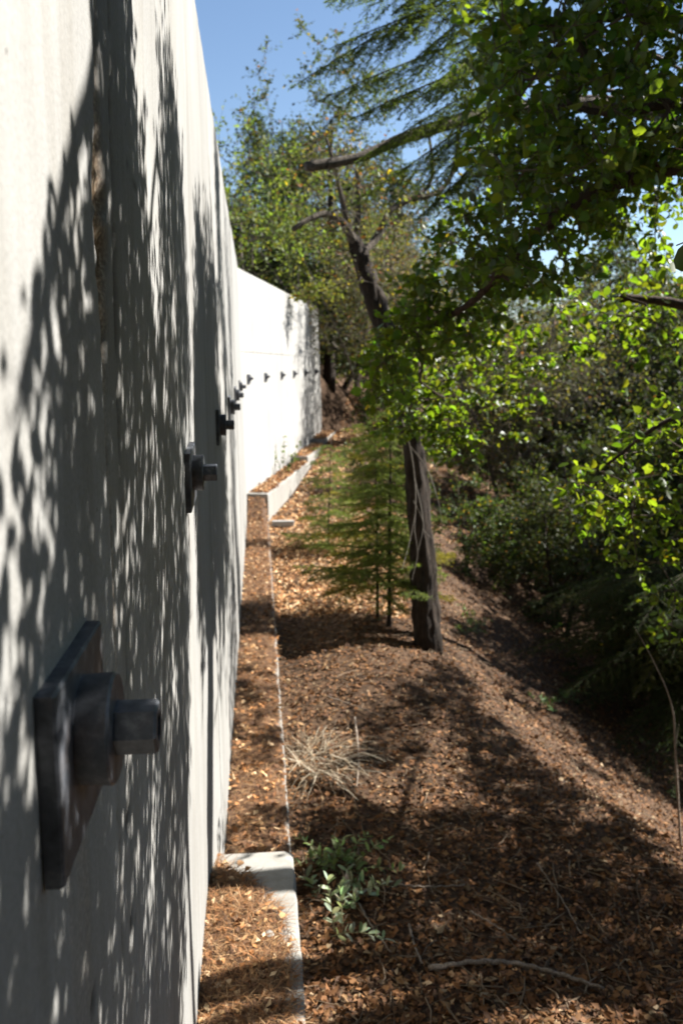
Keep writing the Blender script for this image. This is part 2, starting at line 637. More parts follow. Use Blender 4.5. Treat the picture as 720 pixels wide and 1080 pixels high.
near_wall = empty("retaining_wall", (0, 0, 0))
tag(near_wall, "tall pale concrete wall close on the left, dappled with leaf shadows", "wall")
TOPZ = 3.9
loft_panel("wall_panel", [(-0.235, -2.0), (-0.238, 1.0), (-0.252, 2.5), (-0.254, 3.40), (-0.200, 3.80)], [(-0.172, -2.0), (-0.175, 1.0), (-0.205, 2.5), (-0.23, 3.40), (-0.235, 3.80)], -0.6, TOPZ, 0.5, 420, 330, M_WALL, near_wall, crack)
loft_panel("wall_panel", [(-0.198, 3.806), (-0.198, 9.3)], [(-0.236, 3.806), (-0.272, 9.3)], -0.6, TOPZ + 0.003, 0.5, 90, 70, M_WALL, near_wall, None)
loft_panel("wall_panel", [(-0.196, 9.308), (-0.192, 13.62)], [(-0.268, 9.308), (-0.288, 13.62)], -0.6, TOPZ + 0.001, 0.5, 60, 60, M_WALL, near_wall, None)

far_wall = empty("retaining_wall", (0, 0, 0))
tag(far_wall, "bright sunlit concrete wall turning to the right beyond the corner", "wall")
fb = [FAR_A + (FAR_B - FAR_A) * k for k in np.linspace(0, 1, 6)]
fl = np.linalg.norm(FAR_B - FAR_A)
zs = [(-0.6, 2.62), (2.628, TOPZ)]
cuts = [0.0, 0.28, 0.52, 0.76, 1.0]
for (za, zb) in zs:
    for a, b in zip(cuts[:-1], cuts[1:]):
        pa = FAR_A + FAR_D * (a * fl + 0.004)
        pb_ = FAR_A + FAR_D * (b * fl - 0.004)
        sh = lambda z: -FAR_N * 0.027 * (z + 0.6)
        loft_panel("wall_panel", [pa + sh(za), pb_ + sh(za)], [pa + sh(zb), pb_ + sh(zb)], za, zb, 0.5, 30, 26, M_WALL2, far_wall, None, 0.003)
# recessed core so the joints read as joints
mb = MB()
c0, c1 = FAR_A + FAR_D * 0.05 - FAR_N * 0.16, FAR_B - FAR_D * 0.03 - FAR_N * 0.16
c2, c3 = c1 - FAR_N * 0.22, c0 - FAR_N * 0.22
vv = [[*c, z] for z in (-0.6, TOPZ - 0.05) for c in (c0, c1, c2, c3)]
mb.add(vv, [[0, 1, 2, 3], [7, 6, 5, 4], [0, 4, 5, 1], [1, 5, 6, 2], [2, 6, 7, 3], [3, 7, 4, 0]])
mb.build("wall_core", M_WALL2, far_wall)


# ------------------------------------------------------------------ footing (the stepped ledge)
def slab(name, outline, z0, z1, mat, label, parent=None, res=0.05, chip=0.022):
    """block with a worn arris: outline is inner line then outer line"""
    (a0, a1), (b0, b1) = outline                # inner start/end, outer start/end
    a0, a1, b0, b1 = map(lambda p: np.asarray(p, float), (a0, a1, b0, b1))
    L_ = np.linalg.norm(b1 - b0)
    n = max(8, int(L_ / res))
    t = np.linspace(0, 1, n)
    prof = [(0.0, 0.0), (0.35, 0), (0.7, 0), (0.93, 0.0), (0.985, -0.004), (1.0, -0.016), (1.0, -0.05), (1.0, -0.12), (1.0, z0 - z1)]
    rows = []
    for (w, dz) in prof:
        p = (a0[None] * (1 - t[:, None]) + a1[None] * t[:, None]) * (1 - w) + (b0[None] * (1 - t[:, None]) + b1[None] * t[:, None]) * w
        rows.append(np.concatenate([p, np.full((n, 1), z1 + dz)], 1))
    v = np.stack(rows, 1)
    k = v.shape[1]
    nz_ = (fbm(v, 12, 4) - 0.5)
    edge = np.zeros(k)
    edge[4:7] = 1
    v[..., 2] += nz_ * 0.006 - edge * np.clip(fbm(v, 8, 8) - 0.55, 0, 1) * chip * 4
    v[..., 0] += nz_ * 0.016 * (np.arange(k) >= 4) - edge * np.clip(fbm(v, 8, 8) - 0.55, 0, 1) * chip * 3
    i = (np.arange(n - 1)[:, None] * k + np.arange(k - 1)[None]).ravel()
    q = np.stack([i, i + k, i + k + 1, i + 1], -1)[:, ::-1]
    mb = MB()
    mb.add(v.reshape(-1, 3), q)
    for s, fl_ in ((v[0], False), (v[-1], True)):
        low = s.copy()
        low[:, 2] = z0
        j = np.arange(k - 1)
        f = np.stack([j, j + 1, k + j + 1, k + j], -1)
        mb.add(np.concatenate([s, low]), f[:, ::-1] if fl_ else f)
    o = mb.build(name, mat, parent, True)
    o.data.set_sharp_from_angle(angle=math.radians(40))
    if label:
        tag(o, label, "footing", "stepped concrete footing")
    return o


slab("concrete_footing", (((-0.50, -1.5), (-0.50, 3.68)), ((0.137, -1.5), (0.129, 3.68))), -0.7, 0.16, M_LEDGE,
     "nearest concrete footing step, littered with needles, bare grey corner showing", res=0.03)
slab("concrete_footing", (((-0.40, 3.68), (-0.40, 13.62)), ((0.127, 3.68), (0.122, 13.62))), -0.7, 0.0, M_LEDGE,
     "long low footing ledge running along the near wall base", res=0.05)
f0 = FAR_A + FAR_D * 0.02
off_in, off_out = -FAR_N * 0.2, FAR_N * 0.32
for (a, b, z, lab) in ((0.0, 4.6, 0.38, "footing step at the corner under the far wall"),
                       (4.6, 7.6, 0.50, "middle footing step under the far wall behind the saplings"),
                       (7.6, 10.2, 0.62, "last small footing step at the far wall end")):
    pa, pb_ = f0 + FAR_D * a, f0 + FAR_D * b
    slab("concrete_footing", ((pa + off_in, pb_ + off_in), (pa + off_out, pb_ + off_out)), -0.7, z, M_LEDGE, lab, res=0.06)


# ------------------------------------------------------------------ anchors on the wall
def revolve_x(profile, sides, turn=0.5):
    """profile of (x, r) turned round the x axis"""
    p = np.asarray(profile, float)
    a = np.arange(sides) * 2 * np.pi / sides + turn * 2 * np.pi / sides
    v = np.stack([np.repeat(p[:, 0][:, None], sides, 1), p[:, 1][:, None] * np.cos(a)[None], p[:, 1][:, None] * np.sin(a)[None]], -1)
    n = len(p)
    i = np.arange(n - 1)[:, None] * sides + np.arange(sides)[None]
    j = np.arange(n - 1)[:, None] * sides + (np.arange(sides)[None] + 1) % sides
    return v.reshape(-1, 3), np.stack([i, j, j + sides, i + sides], -1).reshape(-1, 4)


def make_anchor():
    root = empty("wall_anchor")
    # plate: thick square with small worn bevels
    t, s, b = 0.018, 0.115, 0.0025
    mb = MB()
    rows = [(0.0, s), (t - b, s), (t, s - b)]
    vs = []
    for (x, r) in rows:
        h_ = r - 0.023
        vs += [[x, -r, -h_], [x, r, -h_], [x, r, h_], [x, -r, h_]]
    q = []
    for k in range(2):
        for j in range(4):
            q.append([k * 4 + j, k * 4 + (j + 1) % 4, k * 4 + 4 + (j + 1) % 4, k * 4 + 4 + j])
    q.append([8, 9, 10, 11])
    mb.add(vs, q)
    mb.build("anchor_plate", M_STEEL, root)
    # round bevelled washer
    v, q = revolve_x([(t, 0.055), (t + 0.030, 0.057), (t + 0.0325, 0.0545), (t + 0.0325, 0.0)], 48)
    mb = MB()
    mb.add(v, q)
    o = mb.build("washer", M_STEEL, root)
    o.location.z = 0.012
    o.data.shade_smooth()
    o.data.set_sharp_from_angle(angle=math.radians(35))
    # hexagonal nut with chamfered end and a bore
    v, q = revolve_x([(t + 0.031, 0.0275), (t + 0.072, 0.0275), (t + 0.075, 0.0245), (t + 0.075, 0.0165), (t + 0.062, 0.0165), (t + 0.062, 0.0)], 6, 0.08)
    mb = MB()
    mb.add(v, q)
    nut = mb.build("hex_nut", M_STEEL, root)
    nut.location.z = 0.012
    v, q = revolve_x([(t + 0.058, 0.0145), (t + 0.070, 0.0145), (t + 0.0715, 0.012), (t + 0.0715, 0.0)], 20)
    mb = MB()
    mb.add(v, q)
    mb.build("threaded_bar", M_STEEL, nut)
    return root


anchor = make_anchor()
anchor_spots = [(0.845, 2.022, "largest steel anchor plate, washer and hex nut, nearest on the wall"),
                (2.72, 2.055, "second steel wall anchor from the camera, half in leaf shadow"),
                (4.58, 2.08, "third steel wall anchor from the camera, on the near wall"),
                (6.60, 2.08, "fourth steel wall anchor along the near wall"),
                (8.7, 2.10, "fifth steel wall anchor, dark against the bright far wall"),
                (11.0, 2.13, "last small anchor on the near wall before the corner")]
for k, (y, z, lab) in enumerate(anchor_spots):
    o = anchor if k == 0 else copy_tree(anchor)
    h = (z + 0.6) / (TOPZ + 0.6)
    xb = float(np.interp(y, [1.0, 2.5, 3.8], [-0.238, -0.252, -0.256])) if y < 3.8 else -0.198
    xt = float(np.interp(y, [1.0, 2.5, 3.8, 9.3, 13.6], [-0.175, -0.205, -0.235, -0.272, -0.288]))
    o.location = (xb * (1 - h) + xt * h + 0.001, y, z)
    o.rotation_euler = (math.radians([0, 4, -3, 2, 5, 0][k]), 0, 0)
    tag(o, lab, "anchor", "anchors along the near wall")
ang = math.atan2(FAR_N[1], FAR_N[0])
for k, px in enumerate((262, 280, 297, 310, 322, 333)):
    # along the far wall plane
    d = sight(px, 400)
    t = ((FAR_A[0] - FAR_N[0] * 0.07 - 0) * FAR_N[0] + (FAR_A[1] - FAR_N[1] * 0.07) * FAR_N[1]) / (d[0] * FAR_N[0] + d[1] * FAR_N[1])
    p = _c + d * t
    o = copy_tree(anchor)
    o.location = (p[0], p[1], 2.19 + 0.012 * k)
    o.rotation_euler = (0, 0, ang)
    o.scale = (0.85, 0.85, 0.85)
    tag(o, "tiny anchor number %s from the corner on the bright far wall" % ("one", "two", "three", "four", "five", "six")[k], "anchor", "anchors on the far wall")

# ------------------------------------------------------------------ foliage tools
LEAF_V = np.array([[0, 0, 0], [-.27, .22, .05], [0, .25, 0], [.27, .22, .05], [-.36, .55, .06], [0, .55, -.01], [.36, .55, .06],
                   [-.24, .85, .0], [0, .85, -.05], [.24, .85, .0], [0, 1.0, -.09]])
LEAF_T = np.array([[0, 2, 1], [0, 3, 2], [1, 2, 5], [1, 5, 4], [2, 3, 6], [2, 6, 5], [4, 5, 8], [4, 8, 7], [5, 6, 9], [5, 9, 8], [7, 8, 10], [8, 9, 10]])
LEAFLET_V = np.array([[0, 0, 0], [-.32, .45, .06], [0, .5, -.02], [.32, .45, .06], [0, 1.0, -.05]])
LEAFLET_T = np.array([[0, 2, 1], [0, 3, 2], [1, 2, 4], [2, 3, 4]])


def leaf_colors(n, k, base, var=0.25, yellow=0.0, brown=0.0):
    c = np.tile(np.asarray(base, float), (n, 1))
    c *= (1 + var * rng.normal(size=(n, 1)).clip(-1.8, 1.8))
    c *= 1 + 0.10 * rng.normal(size=(n, 3))
    if yellow:
        m = rng.random(n) < yellow
        c[m] = np.array([0.30, 0.24, 0.03]) * (0.7 + 0.5 * rng.random((m.sum(), 1)))
    if brown:
        m = rng.random(n) < brown
        c[m] = np.array([0.22, 0.10, 0.04]) * (0.6 + 0.6 * rng.random((m.sum(), 1)))
    return np.repeat(c.clip(0.004, 0.9), k, 0)


def grow(skeleton, targets, step=0.16, jitter=0.03, sag=0.05):
    """joins every target to the nearest wood already there; returns nodes, parents, tips"""
    nodes, par = [], []
    for poly in skeleton:
        for k, p in enumerate(poly):
            nodes.append(np.asarray(p, float))
            par.append(-1)
    nsk = len(nodes)
    arr = np.zeros((nsk + len(targets) * 40, 3))
    arr[:nsk] = nodes
    n = nsk
    par = par + [0] * (len(arr) - nsk)
    sk = arr[:nsk].copy()
    order = np.argsort([np.min(np.linalg.norm(sk - t, axis=1)) for t in targets])
    tips = np.zeros(len(targets), int)
    for ti in order:
        t = targets[ti]
        d = np.linalg.norm(arr[:n] - t, axis=1)
        j = int(np.argmin(d))
        L = d[j]
        m = min(39, max(1, int(L / step)))
        a = arr[j].copy()
        prev = j
        for k in range(1, m + 1):
            f = k / m
            p = a + (t - a) * f
            if k < m:
                p = p + rng.normal(size=3) * jitter + np.array([0, 0, sag * L * math.sin(math.pi * f)])
            if n >= len(arr):
                break
            arr[n] = p
            par[n] = prev
            prev = n
            n += 1
        tips[ti] = prev
    return arr[:n], np.array(par[:n]), tips, nsk


def twig_mesh(nodes, par, nsk, tip_r=0.0022, power=0.46, sides=4, col=(0.06, 0.045, 0.035), maxr=0.05):
    n = len(nodes)
    cnt = np.zeros(n)
    ch = np.zeros(n, bool)
    ch[par[nsk:]] = True
    cnt[~ch] = 1
    cnt[:nsk] = 0
    for i in range(n - 1, nsk - 1, -1):
        if cnt[i] == 0:
            cnt[i] = 1
        cnt[par[i]] += cnt[i]
    r = np.minimum(tip_r * np.maximum(cnt, 1) ** power, maxr)
    idx = np.arange(nsk, n)
    a, b = nodes[par[idx]], nodes[idx]
    ra = np.where(par[idx] < nsk, r[idx] * 1.15, r[par[idx]])
    ra = np.minimum(ra, r[idx] * 1.6)
    rb = r[idx]
    return frusta(a, b, ra, rb, sides), r


def frusta(a, b, ra, rb, sides=4):
    t = norm(b - a)
    ref = np.where(np.abs(t[:, 2:3]) > 0.9, np.array([[1.0, 0, 0]]), np.array([[0, 0, 1.0]]))
    x = norm(np.cross(t, ref))
    y = np.cross(t, x)
    an = np.arange(sides) * 2 * np.pi / sides
    ring = np.cos(an)[None, :, None] * x[:, None] + np.sin(an)[None, :, None] * y[:, None]
    v = np.concatenate([a[:, None] + ring * ra[:, None, None], b[:, None] + ring * rb[:, None, None]], 1)
    k = np.arange(sides)
    f = np.stack([k, (k + 1) % sides, sides + (k + 1) % sides, sides + k], -1)
    fa = (f[None] + (np.arange(len(a)) * 2 * sides)[:, None, None]).reshape(-1, 4)
    return v.reshape(-1, 3), fa


def sprays(tipp, tipd, n_twig=4, L=0.15, n_leaf=7, droop=0.25, spread=1.0):
    """short leafy twigs round every tip: returns twig ends and leaf pos/dir/normal"""
    m = len(tipp)
    d = norm(tipd[:, None] * 0.7 + rng.normal(size=(m, n_twig, 3)) * spread * 0.8 + np.array([0, 0, -droop]))
    ln = L * (0.6 + 0.8 * rng.random((m, n_twig, 1)))
    p0 = np.repeat(tipp[:, None], n_twig, 1)
    p1 = p0 + d * ln
    f = (np.arange(n_leaf) + 0.5 + rng.random((m, n_twig, n_leaf)) * 0.6) / n_leaf
    lp = p0[:, :, None] + d[:, :, None] * (ln[:, :, None] * f[..., None])
    side = norm(np.cross(d, rng.normal(size=d.shape)))
    sgn = np.where(np.arange(n_leaf) % 2, 1, -1)[None, None, :, None]
    ld = norm(d[:, :, None] * 0.65 + side[:, :, None] * sgn * 0.9 + rng.normal(size=lp.shape) * 0.35)
    nn = norm(rng.normal(size=lp.shape) * 0.75 + np.array([0.25, 0, 0.75]))
    return p0.reshape(-1, 3), p1.reshape(-1, 3), lp.reshape(-1, 3), ld.reshape(-1, 3), nn.reshape(-1, 3)


def sample_px(poly, n, y0, y1):
    poly = np.asarray(poly, float)
    lo, hi = poly.min(0), poly.max(0)
    out = []
    while len(out) < n:
        q = lo + (hi - lo) * rng.random((n * 3, 2))
        for p in q[inside(poly, q)]:
            out.append(at_y(p[0], p[1], y0 + (y1 - y0) * rng.random()))
            if len(out) >= n:
                break
    return np.array(out)


# ------------------------------------------------------------------ the leafy tree leaning in from the right
def leafy_tree():
    root = empty("broadleaf_tree", (4.3, 3.9, float(ground_z(4.3, 3.9))))
    tag(root, "broadleaf tree leaning in from the right, round glossy green leaves overhead", "tree")
    b = np.array([4.3, 3.9, float(ground_z(4.3, 3.9)) - 0.2])
    trunk = smoothpath([b, b + [-0.05, 0.05, 1.4], b + [-0.25, 0.1, 2.8], b + [-0.5, 0.0, 4.2], b + [-0.6, -0.2, 5.6]], 26)
    limb_a = smoothpath([trunk[12], at_y(790, 140, 4.3), at_y(720, 172, 4.3), at_y(650, 192, 4.3), at_y(588, 228, 4.35), at_y(535, 278, 4.5), at_y(495, 320, 4.8), at_y(450, 345, 5.3)], 40)
    limb_b = smoothpath([trunk[14], at_y(800, 150, 4.2), at_y(720, 110, 4.2), at_y(650, 120, 4.3), at_y(590, 110, 4.5)], 24)
    limb_c = smoothpath([trunk[17], [3.2, 3.1, 4.6], [2.5, 2.4, 4.9], [1.9, 1.7, 4.6], [1.6, 1.2, 4.0]], 26)
    limb_d = smoothpath([trunk[11], [3.5, 3.0, 2.9], [2.8, 2.4, 3.2], [2.1, 1.8, 2.9], [1.75, 1.3, 2.2]], 26)
    limb_e = smoothpath([trunk[10], at_y(840, 420, 4.7), at_y(760, 430, 4.6), at_y(700, 445, 4.6), at_y(640, 490, 4.6)], 20)
    limb_f = smoothpath([trunk[14], [4.4, 4.6, 3.2], [4.9, 5.6, 3.4], [5.0, 6.6, 3.2]], 16)
    limb_g = smoothpath([trunk[15], at_y(820, 360, 5.8), at_y(720, 322, 6.0), at_y(652, 314, 6.1)], 16)
    for nm, pl, r0, r1, sd in (("trunk", trunk, 0.17, 0.08, 18), ("limb", limb_a, 0.062, 0.012, 10), ("limb", limb_b, 0.045, 0.012, 10), ("limb", limb_c, 0.055, 0.014, 10),
                               ("limb", limb_d, 0.05, 0.012, 10), ("limb", limb_e, 0.03, 0.008, 8), ("limb", limb_f, 0.05, 0.016, 8), ("limb", limb_g, 0.05, 0.030, 10)):
        mb = MB()
        mb.tube(pl, np.linspace(r0, r1, len(pl)), sd, rough=0.35, seed=5)
        mb.build(nm, M_BARK_RED, root, True)
    T = []
    # crown seen overhead
    T.append(sample_px([(520, -40), (760, -60), (760, 165), (640, 180), (590, 205), (530, 215), (505, 130)], 230, 3.7, 5.6))
    T.append(sample_px([(520, 150), (720, 130), (720, 190), (620, 240), (560, 300), (480, 380), (400, 420), (392, 365), (440, 290), (500, 200)], 165, 4.8, 6.2))
    T.append(sample_px([(385, 385), (430, 350), (480, 400), (478, 470), (430, 470), (395, 440)], 34, 6.4, 7.2))
    T.append(sample_px([(640, 200), (720, 190), (720, 262), (680, 270)], 10, 4.4, 5.4))
    T.append(sample_px([(400, 400), (500, 330), (565, 330), (585, 400), (550, 450), (500, 490), (440, 465)], 52, 6.0, 7.2))
    T.append(sample_px([(560, 315), (640, 300), (740, 300), (740, 372), (600, 372)], 30, 5.6, 6.8))
    T.append(sample_px([(595, 520), (640, 475), (690, 405), (740, 400), (740, 680), (690, 650), (640, 580)], 40, 4.2, 5.2))
    lim_ = limb_a[rng.integers(8, 40, 46)]
    T.append(lim_ + rng.normal(size=(46, 3)) * np.array([0.10, 0.16, 0.11]) + np.array([0, -0.10, 0.03]))
    # crown between sun and wall
    wp = []
    polys = [[(72, -60), (104, -60), (124, 110), (148, 250), (150, 400), (196, 420), (204, 640), (196, 1150), (-200, 1150), (-60, 900), (0, 640), (28, 430), (45, 300), (75, 235), (88, 120)],
             [(163, 70), (176, 90), (196, 220), (204, 430), (160, 430), (168, 240)]]
    while len(wp) < 820:
        y, z = 0.35 + 2.9 * rng.random(), -0.1 + 4.0 * rng.random()
        q = survey(np.array([[-0.22, y, z]]))
        if inside(polys[0], q)[0] or inside(polys[1], q)[0]:
            if rng.random() < 0.5 + 0.7 * float(vnoise(np.array([y, z, 0.0]), 2.2, 5)):
                t = max(1.35, (0.60 * y + 0.42) / 0.70) + 0.6 * rng.random()
                p = np.array([-0.22, y, z]) + SUN_DIR * t
                wp.append(p)
    wall_set = np.array(wp)
    # crown shading the ground by the path
    gp = []
    shade = [(300, 850), (345, 860), (400, 745), (440, 700), (475, 705), (560, 790), (640, 850), (730, 920), (730, 1120), (440, 1120), (400, 1010), (310, 960)]
    while len(gp) < 620:
        x, y = 0.2 + 2.6 * rng.random(), 1.6 + 6.4 * rng.random()
        g_ = np.array([x, y, float(ground_z(x, y, False))])
        if not inside(shade, survey(g_[None]))[0] or vnoise(np.array([x, y, 0.0]), 1.3, 8) < 0.34:
            continue
        for _ in range(12):
            p = g_ + SUN_DIR * (3.0 + 5.0 * rng.random())
            if survey(p)[0] > 770 or survey(p)[1] < -60:
                gp.append(p)
                break
    hi = np.concatenate(T[:2] + T[:2] + T[:2])
    hi = hi + SUN_DIR * (0.7 + 2.3 * rng.random((len(hi), 1)))  # unseen upper leaves added sunward to shade the visible crown
    T.append(hi[survey(hi)[:, 1] < -20])
    nwall = sum(len(t_) for t_ in T)
    T.append(wall_set)
    T.append(np.array(gp))
    T = np.concatenate(T)
    nodes, par, tips, nsk = grow([trunk[8:], limb_a, limb_b, limb_c, limb_d, limb_e, limb_f], T)
    (v, f), r = twig_mesh(nodes, par, nsk, 0.0026, 0.46, 5)
    mb = MB()
    mb.add(v, f, col=(0.075, 0.055, 0.042))
    td = norm(nodes[tips] - nodes[np.maximum(par[tips], 0)])
    p0, p1, lp, ld, nn = sprays(nodes[tips], td, 4, 0.17, 6, 0.2)
    wall_leaf = np.zeros(len(T), bool)
    wall_leaf[nwall:nwall + len(wall_set)] = True
    wall_leaf = np.repeat(wall_leaf, 24)
    v, f = frusta(p0, p1, np.full(len(p0), 0.0022), np.full(len(p0), 0.0012), 3)
    mb.add(v, f, col=(0.085, 0.06, 0.04))
    tag(mb.build("twigs", M_TWIG, root), kind="stuff")
    n = len(lp)
    sz = np.where(wall_leaf, 0.040, 0.054) * (0.45 + 0.95 * rng.random(n))
    rot = frames(ld, nn)
    # the leaves that show largest are pieces of their own
    q = survey(lp)
    dist = np.linalg.norm(lp - _c, axis=1)
    vis = (q[:, 0] > 0) & (q[:, 0] < 720) & (q[:, 1] > 0) & (q[:, 1] < 1080) & (lp[:, 1] > 0.5)
    score = np.where(vis, dist / sz, 1e9)
    single = np.argsort(score)[:300]
    rest = np.ones(n, bool)
    rest[single] = False
    v, f = instance(LEAF_V, LEAF_T, lp[rest], rot[rest], sz[rest][:, None] * np.stack([0.7 + 0.45 * rng.random(rest.sum()), np.ones(rest.sum()), rng.normal(size=rest.sum()) * 2.2 + 1.5], -1))
    c = leaf_colors(rest.sum(), len(LEAF_V), (0.046, 0.072, 0.013), 0.28, 0.003, 0.0)
    tag(link("foliage", mesh_np("foliage", v, f, c, True), M_LEAF, root), kind="stuff")
    kinds = []
    for k in range(6):
        c = leaf_colors(1, len(LEAF_V), [(0.046, 0.07, 0.011), (0.04, 0.064, 0.011), (0.056, 0.08, 0.013), (0.035, 0.06, 0.011), (0.05, 0.075, 0.015), (0.10, 0.085, 0.012)][k], 0.05)
        vv = LEAF_V.copy()
        vv[:, 2] *= 0.6 + 0.35 * k
        kinds.append(mesh_np("leaf", vv, LEAF_T, c, True))
    base = root.location
    for j in single:
        o = link("leaf", kinds[rng.integers(0, 6) if rng.random() < 0.08 else rng.integers(0, 5)], M_LEAF, root)
        mt = Matrix([list(rot[j][r_] * sz[j]) for r_ in range(3)]).to_4x4()
        mt.translation = Vector(lp[j])
        o.matrix_basis = mt
    return root


def settle(root):
    """parts were modelled in world coordinates: bring them under the base point"""
    inv = Matrix.Translation(-Vector(root.location))
    for o in list(COL.objects):
        if o.parent == root:
            o.matrix_parent_inverse = inv
    return root


settle(leafy_tree())


# ------------------------------------------------------------------ firs
def bough(start, d, L, droop=0.25, twig_step=0.035, twig_len=0.22, up=(0, 0, 1), lift=0.0):
    """returns stem path and flat side twigs of one fir branch"""
    d = norm(d)
    n = max(6, int(L / 0.06))
    t = np.linspace(0, 1, n)
    side = norm(np.cross(d, up))
    bend = rng.normal() * 0.12
    path = start + d * (t * L)[:, None] + np.array([0, 0, 1.0]) * (lift * L * t - droop * L * t ** 2)[:, None] + side * (bend * L * t ** 2)[:, None]
    m = max(4, int(L / twig_step))
    s = 0.10 + 0.88 * (np.arange(m) + rng.random(m) * 0.5) / m
    p = np.stack([np.interp(s, t, path[:, k]) for k in range(3)], -1)
    tan = norm(np.stack([np.interp(s, t, np.gradient(path[:, k])) for k in range(3)], -1))
    sg = np.where(np.arange(m) % 2, 1.0, -1.0)[:, None]
    ll = twig_len * np.minimum(1.0, (1.03 - s) / 0.55) * (0.65 + 0.6 * rng.random(m))
    sd = norm(np.cross(tan, up))
    td = norm(tan * 0.75 + sd * sg + rng.normal(size=(m, 3)) * 0.18 + np.array([0, 0, -0.10]))
    return path, p, p + td * ll[:, None] + np.array([0, 0, -0.25]) * (ll ** 2)[:, None]


def second_order(s0, s1, n=5, k=0.45, drop=0.25):
    """finer sprays along every side twig"""
    i = np.repeat(np.arange(len(s0)), n)
    fr = (np.tile(np.arange(n), len(s0)) + 1.0) / (n + 1)
    q0 = s0[i] + (s1 - s0)[i] * fr[:, None]
    d = norm(s1 - s0)[i]
    sd = norm(np.cross(d, [0, 0, 1.0])) * np.where(np.arange(len(i)) % 2, 1, -1)[:, None]
    q1 = q0 + norm(d * 0.8 + sd + [0, 0, -drop] + rng.normal(size=d.shape) * 0.25) * (np.linalg.norm(s1 - s0, axis=1)[i] * (1.05 - fr) * k)[:, None]
    return np.concatenate([s0, q0]), np.concatenate([s1, q1])


def needles(p0, p1, step, nl, nw, spread=0.9, vert=0.35):
    L = np.linalg.norm(p1 - p0, axis=1)
    cnt = np.maximum(3, (L / step).astype(int))
    idx = np.repeat(np.arange(len(p0)), cnt)
    f = rng.random(len(idx))
    d = norm(p1 - p0)[idx]
    pos = p0[idx] + (p1 - p0)[idx] * f[:, None]
    side = norm(np.cross(d, np.array([0, 0, 1.0])))
    s = np.where(rng.random(len(idx)) < 0.5, 1.0, -1.0)[:, None]
    nd = norm(d * 0.55 + side * s * spread + np.array([0, 0, 1.0]) * rng.normal(size=(len(idx), 1)) * vert + rng.normal(size=d.shape) * 0.1)
    w = norm(np.cross(nd, rng.normal(size=nd.shape) * 0.6 + np.array([0, 0, 1.0]))) * (nw * 0.5)
    ln = (nl * (0.7 + 0.5 * rng.random(len(idx))))[:, None]
    v = np.stack([pos - w, pos + nd * ln * 0.35 + w, pos + nd * ln], 1)
    return v.reshape(-1, 3), (np.arange(len(idx)) * 3)[:, None] + np.arange(3)[None]


def fir(name, base, height, lean=(0, 0), boughs=(), r0=0.05, col=(0.045, 0.085, 0.03), bark=None, nstep=0.0055, nl=0.030, nw=0.0085, twig_step=0.036, twig_len=0.22, extra_trunk=None, sides=10, second=0, vert=0.35, tdrop=0.0):
    base = np.asarray(base, float)
    root = empty(name, tuple(base))
    if extra_trunk is not None:
        tr = smoothpath(extra_trunk, 30)
    else:
        tr = smoothpath([base - [0, 0, 0.15], base + [lean[0] * 0.3, lean[1] * 0.3, height * 0.4], base + [lean[0], lean[1], height]], 24)
    mb = MB()
    mb.tube(tr, np.linspace(r0, max(0.006, r0 * 0.12), len(tr)), sides, rough=0.25, seed=3)
    mb.build("trunk", bark or M_BARK, root, True)
    wood, nee = MB(), MB()
    for (h, az, L, droop, lift) in boughs:
        k = h * (len(tr) - 1)
        i = min(int(k), len(tr) - 2)
        st = tr[i] + (tr[i + 1] - tr[i]) * (k - i)
        path, a, b = bough(st, [math.cos(az), math.sin(az), 0], L, droop, twig_step, twig_len, lift=lift)
        if tdrop:
            b[:, 2] -= tdrop * np.linalg.norm(b - a, axis=1)
        if second:
            a, b = second_order(a, b, second)
        wood.tube(path, np.linspace(0.003 + L * 0.004, 0.0018, len(path)), 4, False, col=(0.04, 0.03, 0.02))
        v, f = frusta(a, b, np.full(len(a), 0.0018), np.full(len(a), 0.001), 3)
        wood.add(v, f, col=(0.08, 0.06, 0.035))
        # last tip of the stem carries needles too
        a2, b2 = np.concatenate([a, path[len(path) // 3:-1]]), np.concatenate([b, path[len(path) // 3 + 1:]])
        v, f = needles(a2, b2, nstep, nl, nw, vert=vert)
        c = np.asarray(col) * (0.75 + 0.5 * rng.random())
        cc = c * (0.8 + 0.4 * rng.random((len(v) // 3, 1)))
        if rng.random() < 0.12:
            cc = cc * np.array([1.9, 1.25, 0.9])
        nee.add(v, tris=f, col=np.repeat(cc, 3, 0))
    tag(wood.build("branches", M_TWIG, root), kind="stuff")
    tag(nee.build("needles", M_NEEDLE, root), kind="stuff")
    return settle(root)


def whorls(n, h0, h1, L0, L1, droop=0.2, lift=0.05, az0=0, az1=2 * math.pi):
    out = []
    for k in range(n):
        h = h0 + (h1 - h0) * (k + rng.random() * 0.8) / n
        az = az0 + (az1 - az0) * ((k * 0.382) % 1.0) + rng.normal() * 0.2
        L = L0 + (L1 - L0) * (k / n)
        out.append((h, az, L * (0.75 + 0.5 * rng.random()), droop * (0.6 + 0.8 * rng.random()), lift))
    return out


# two saplings beside the trunk
def gpt(px, py, y):
    p = at_y(px, py, y)
    return np.array([p[0], y, float(ground_z(p[0], y))])


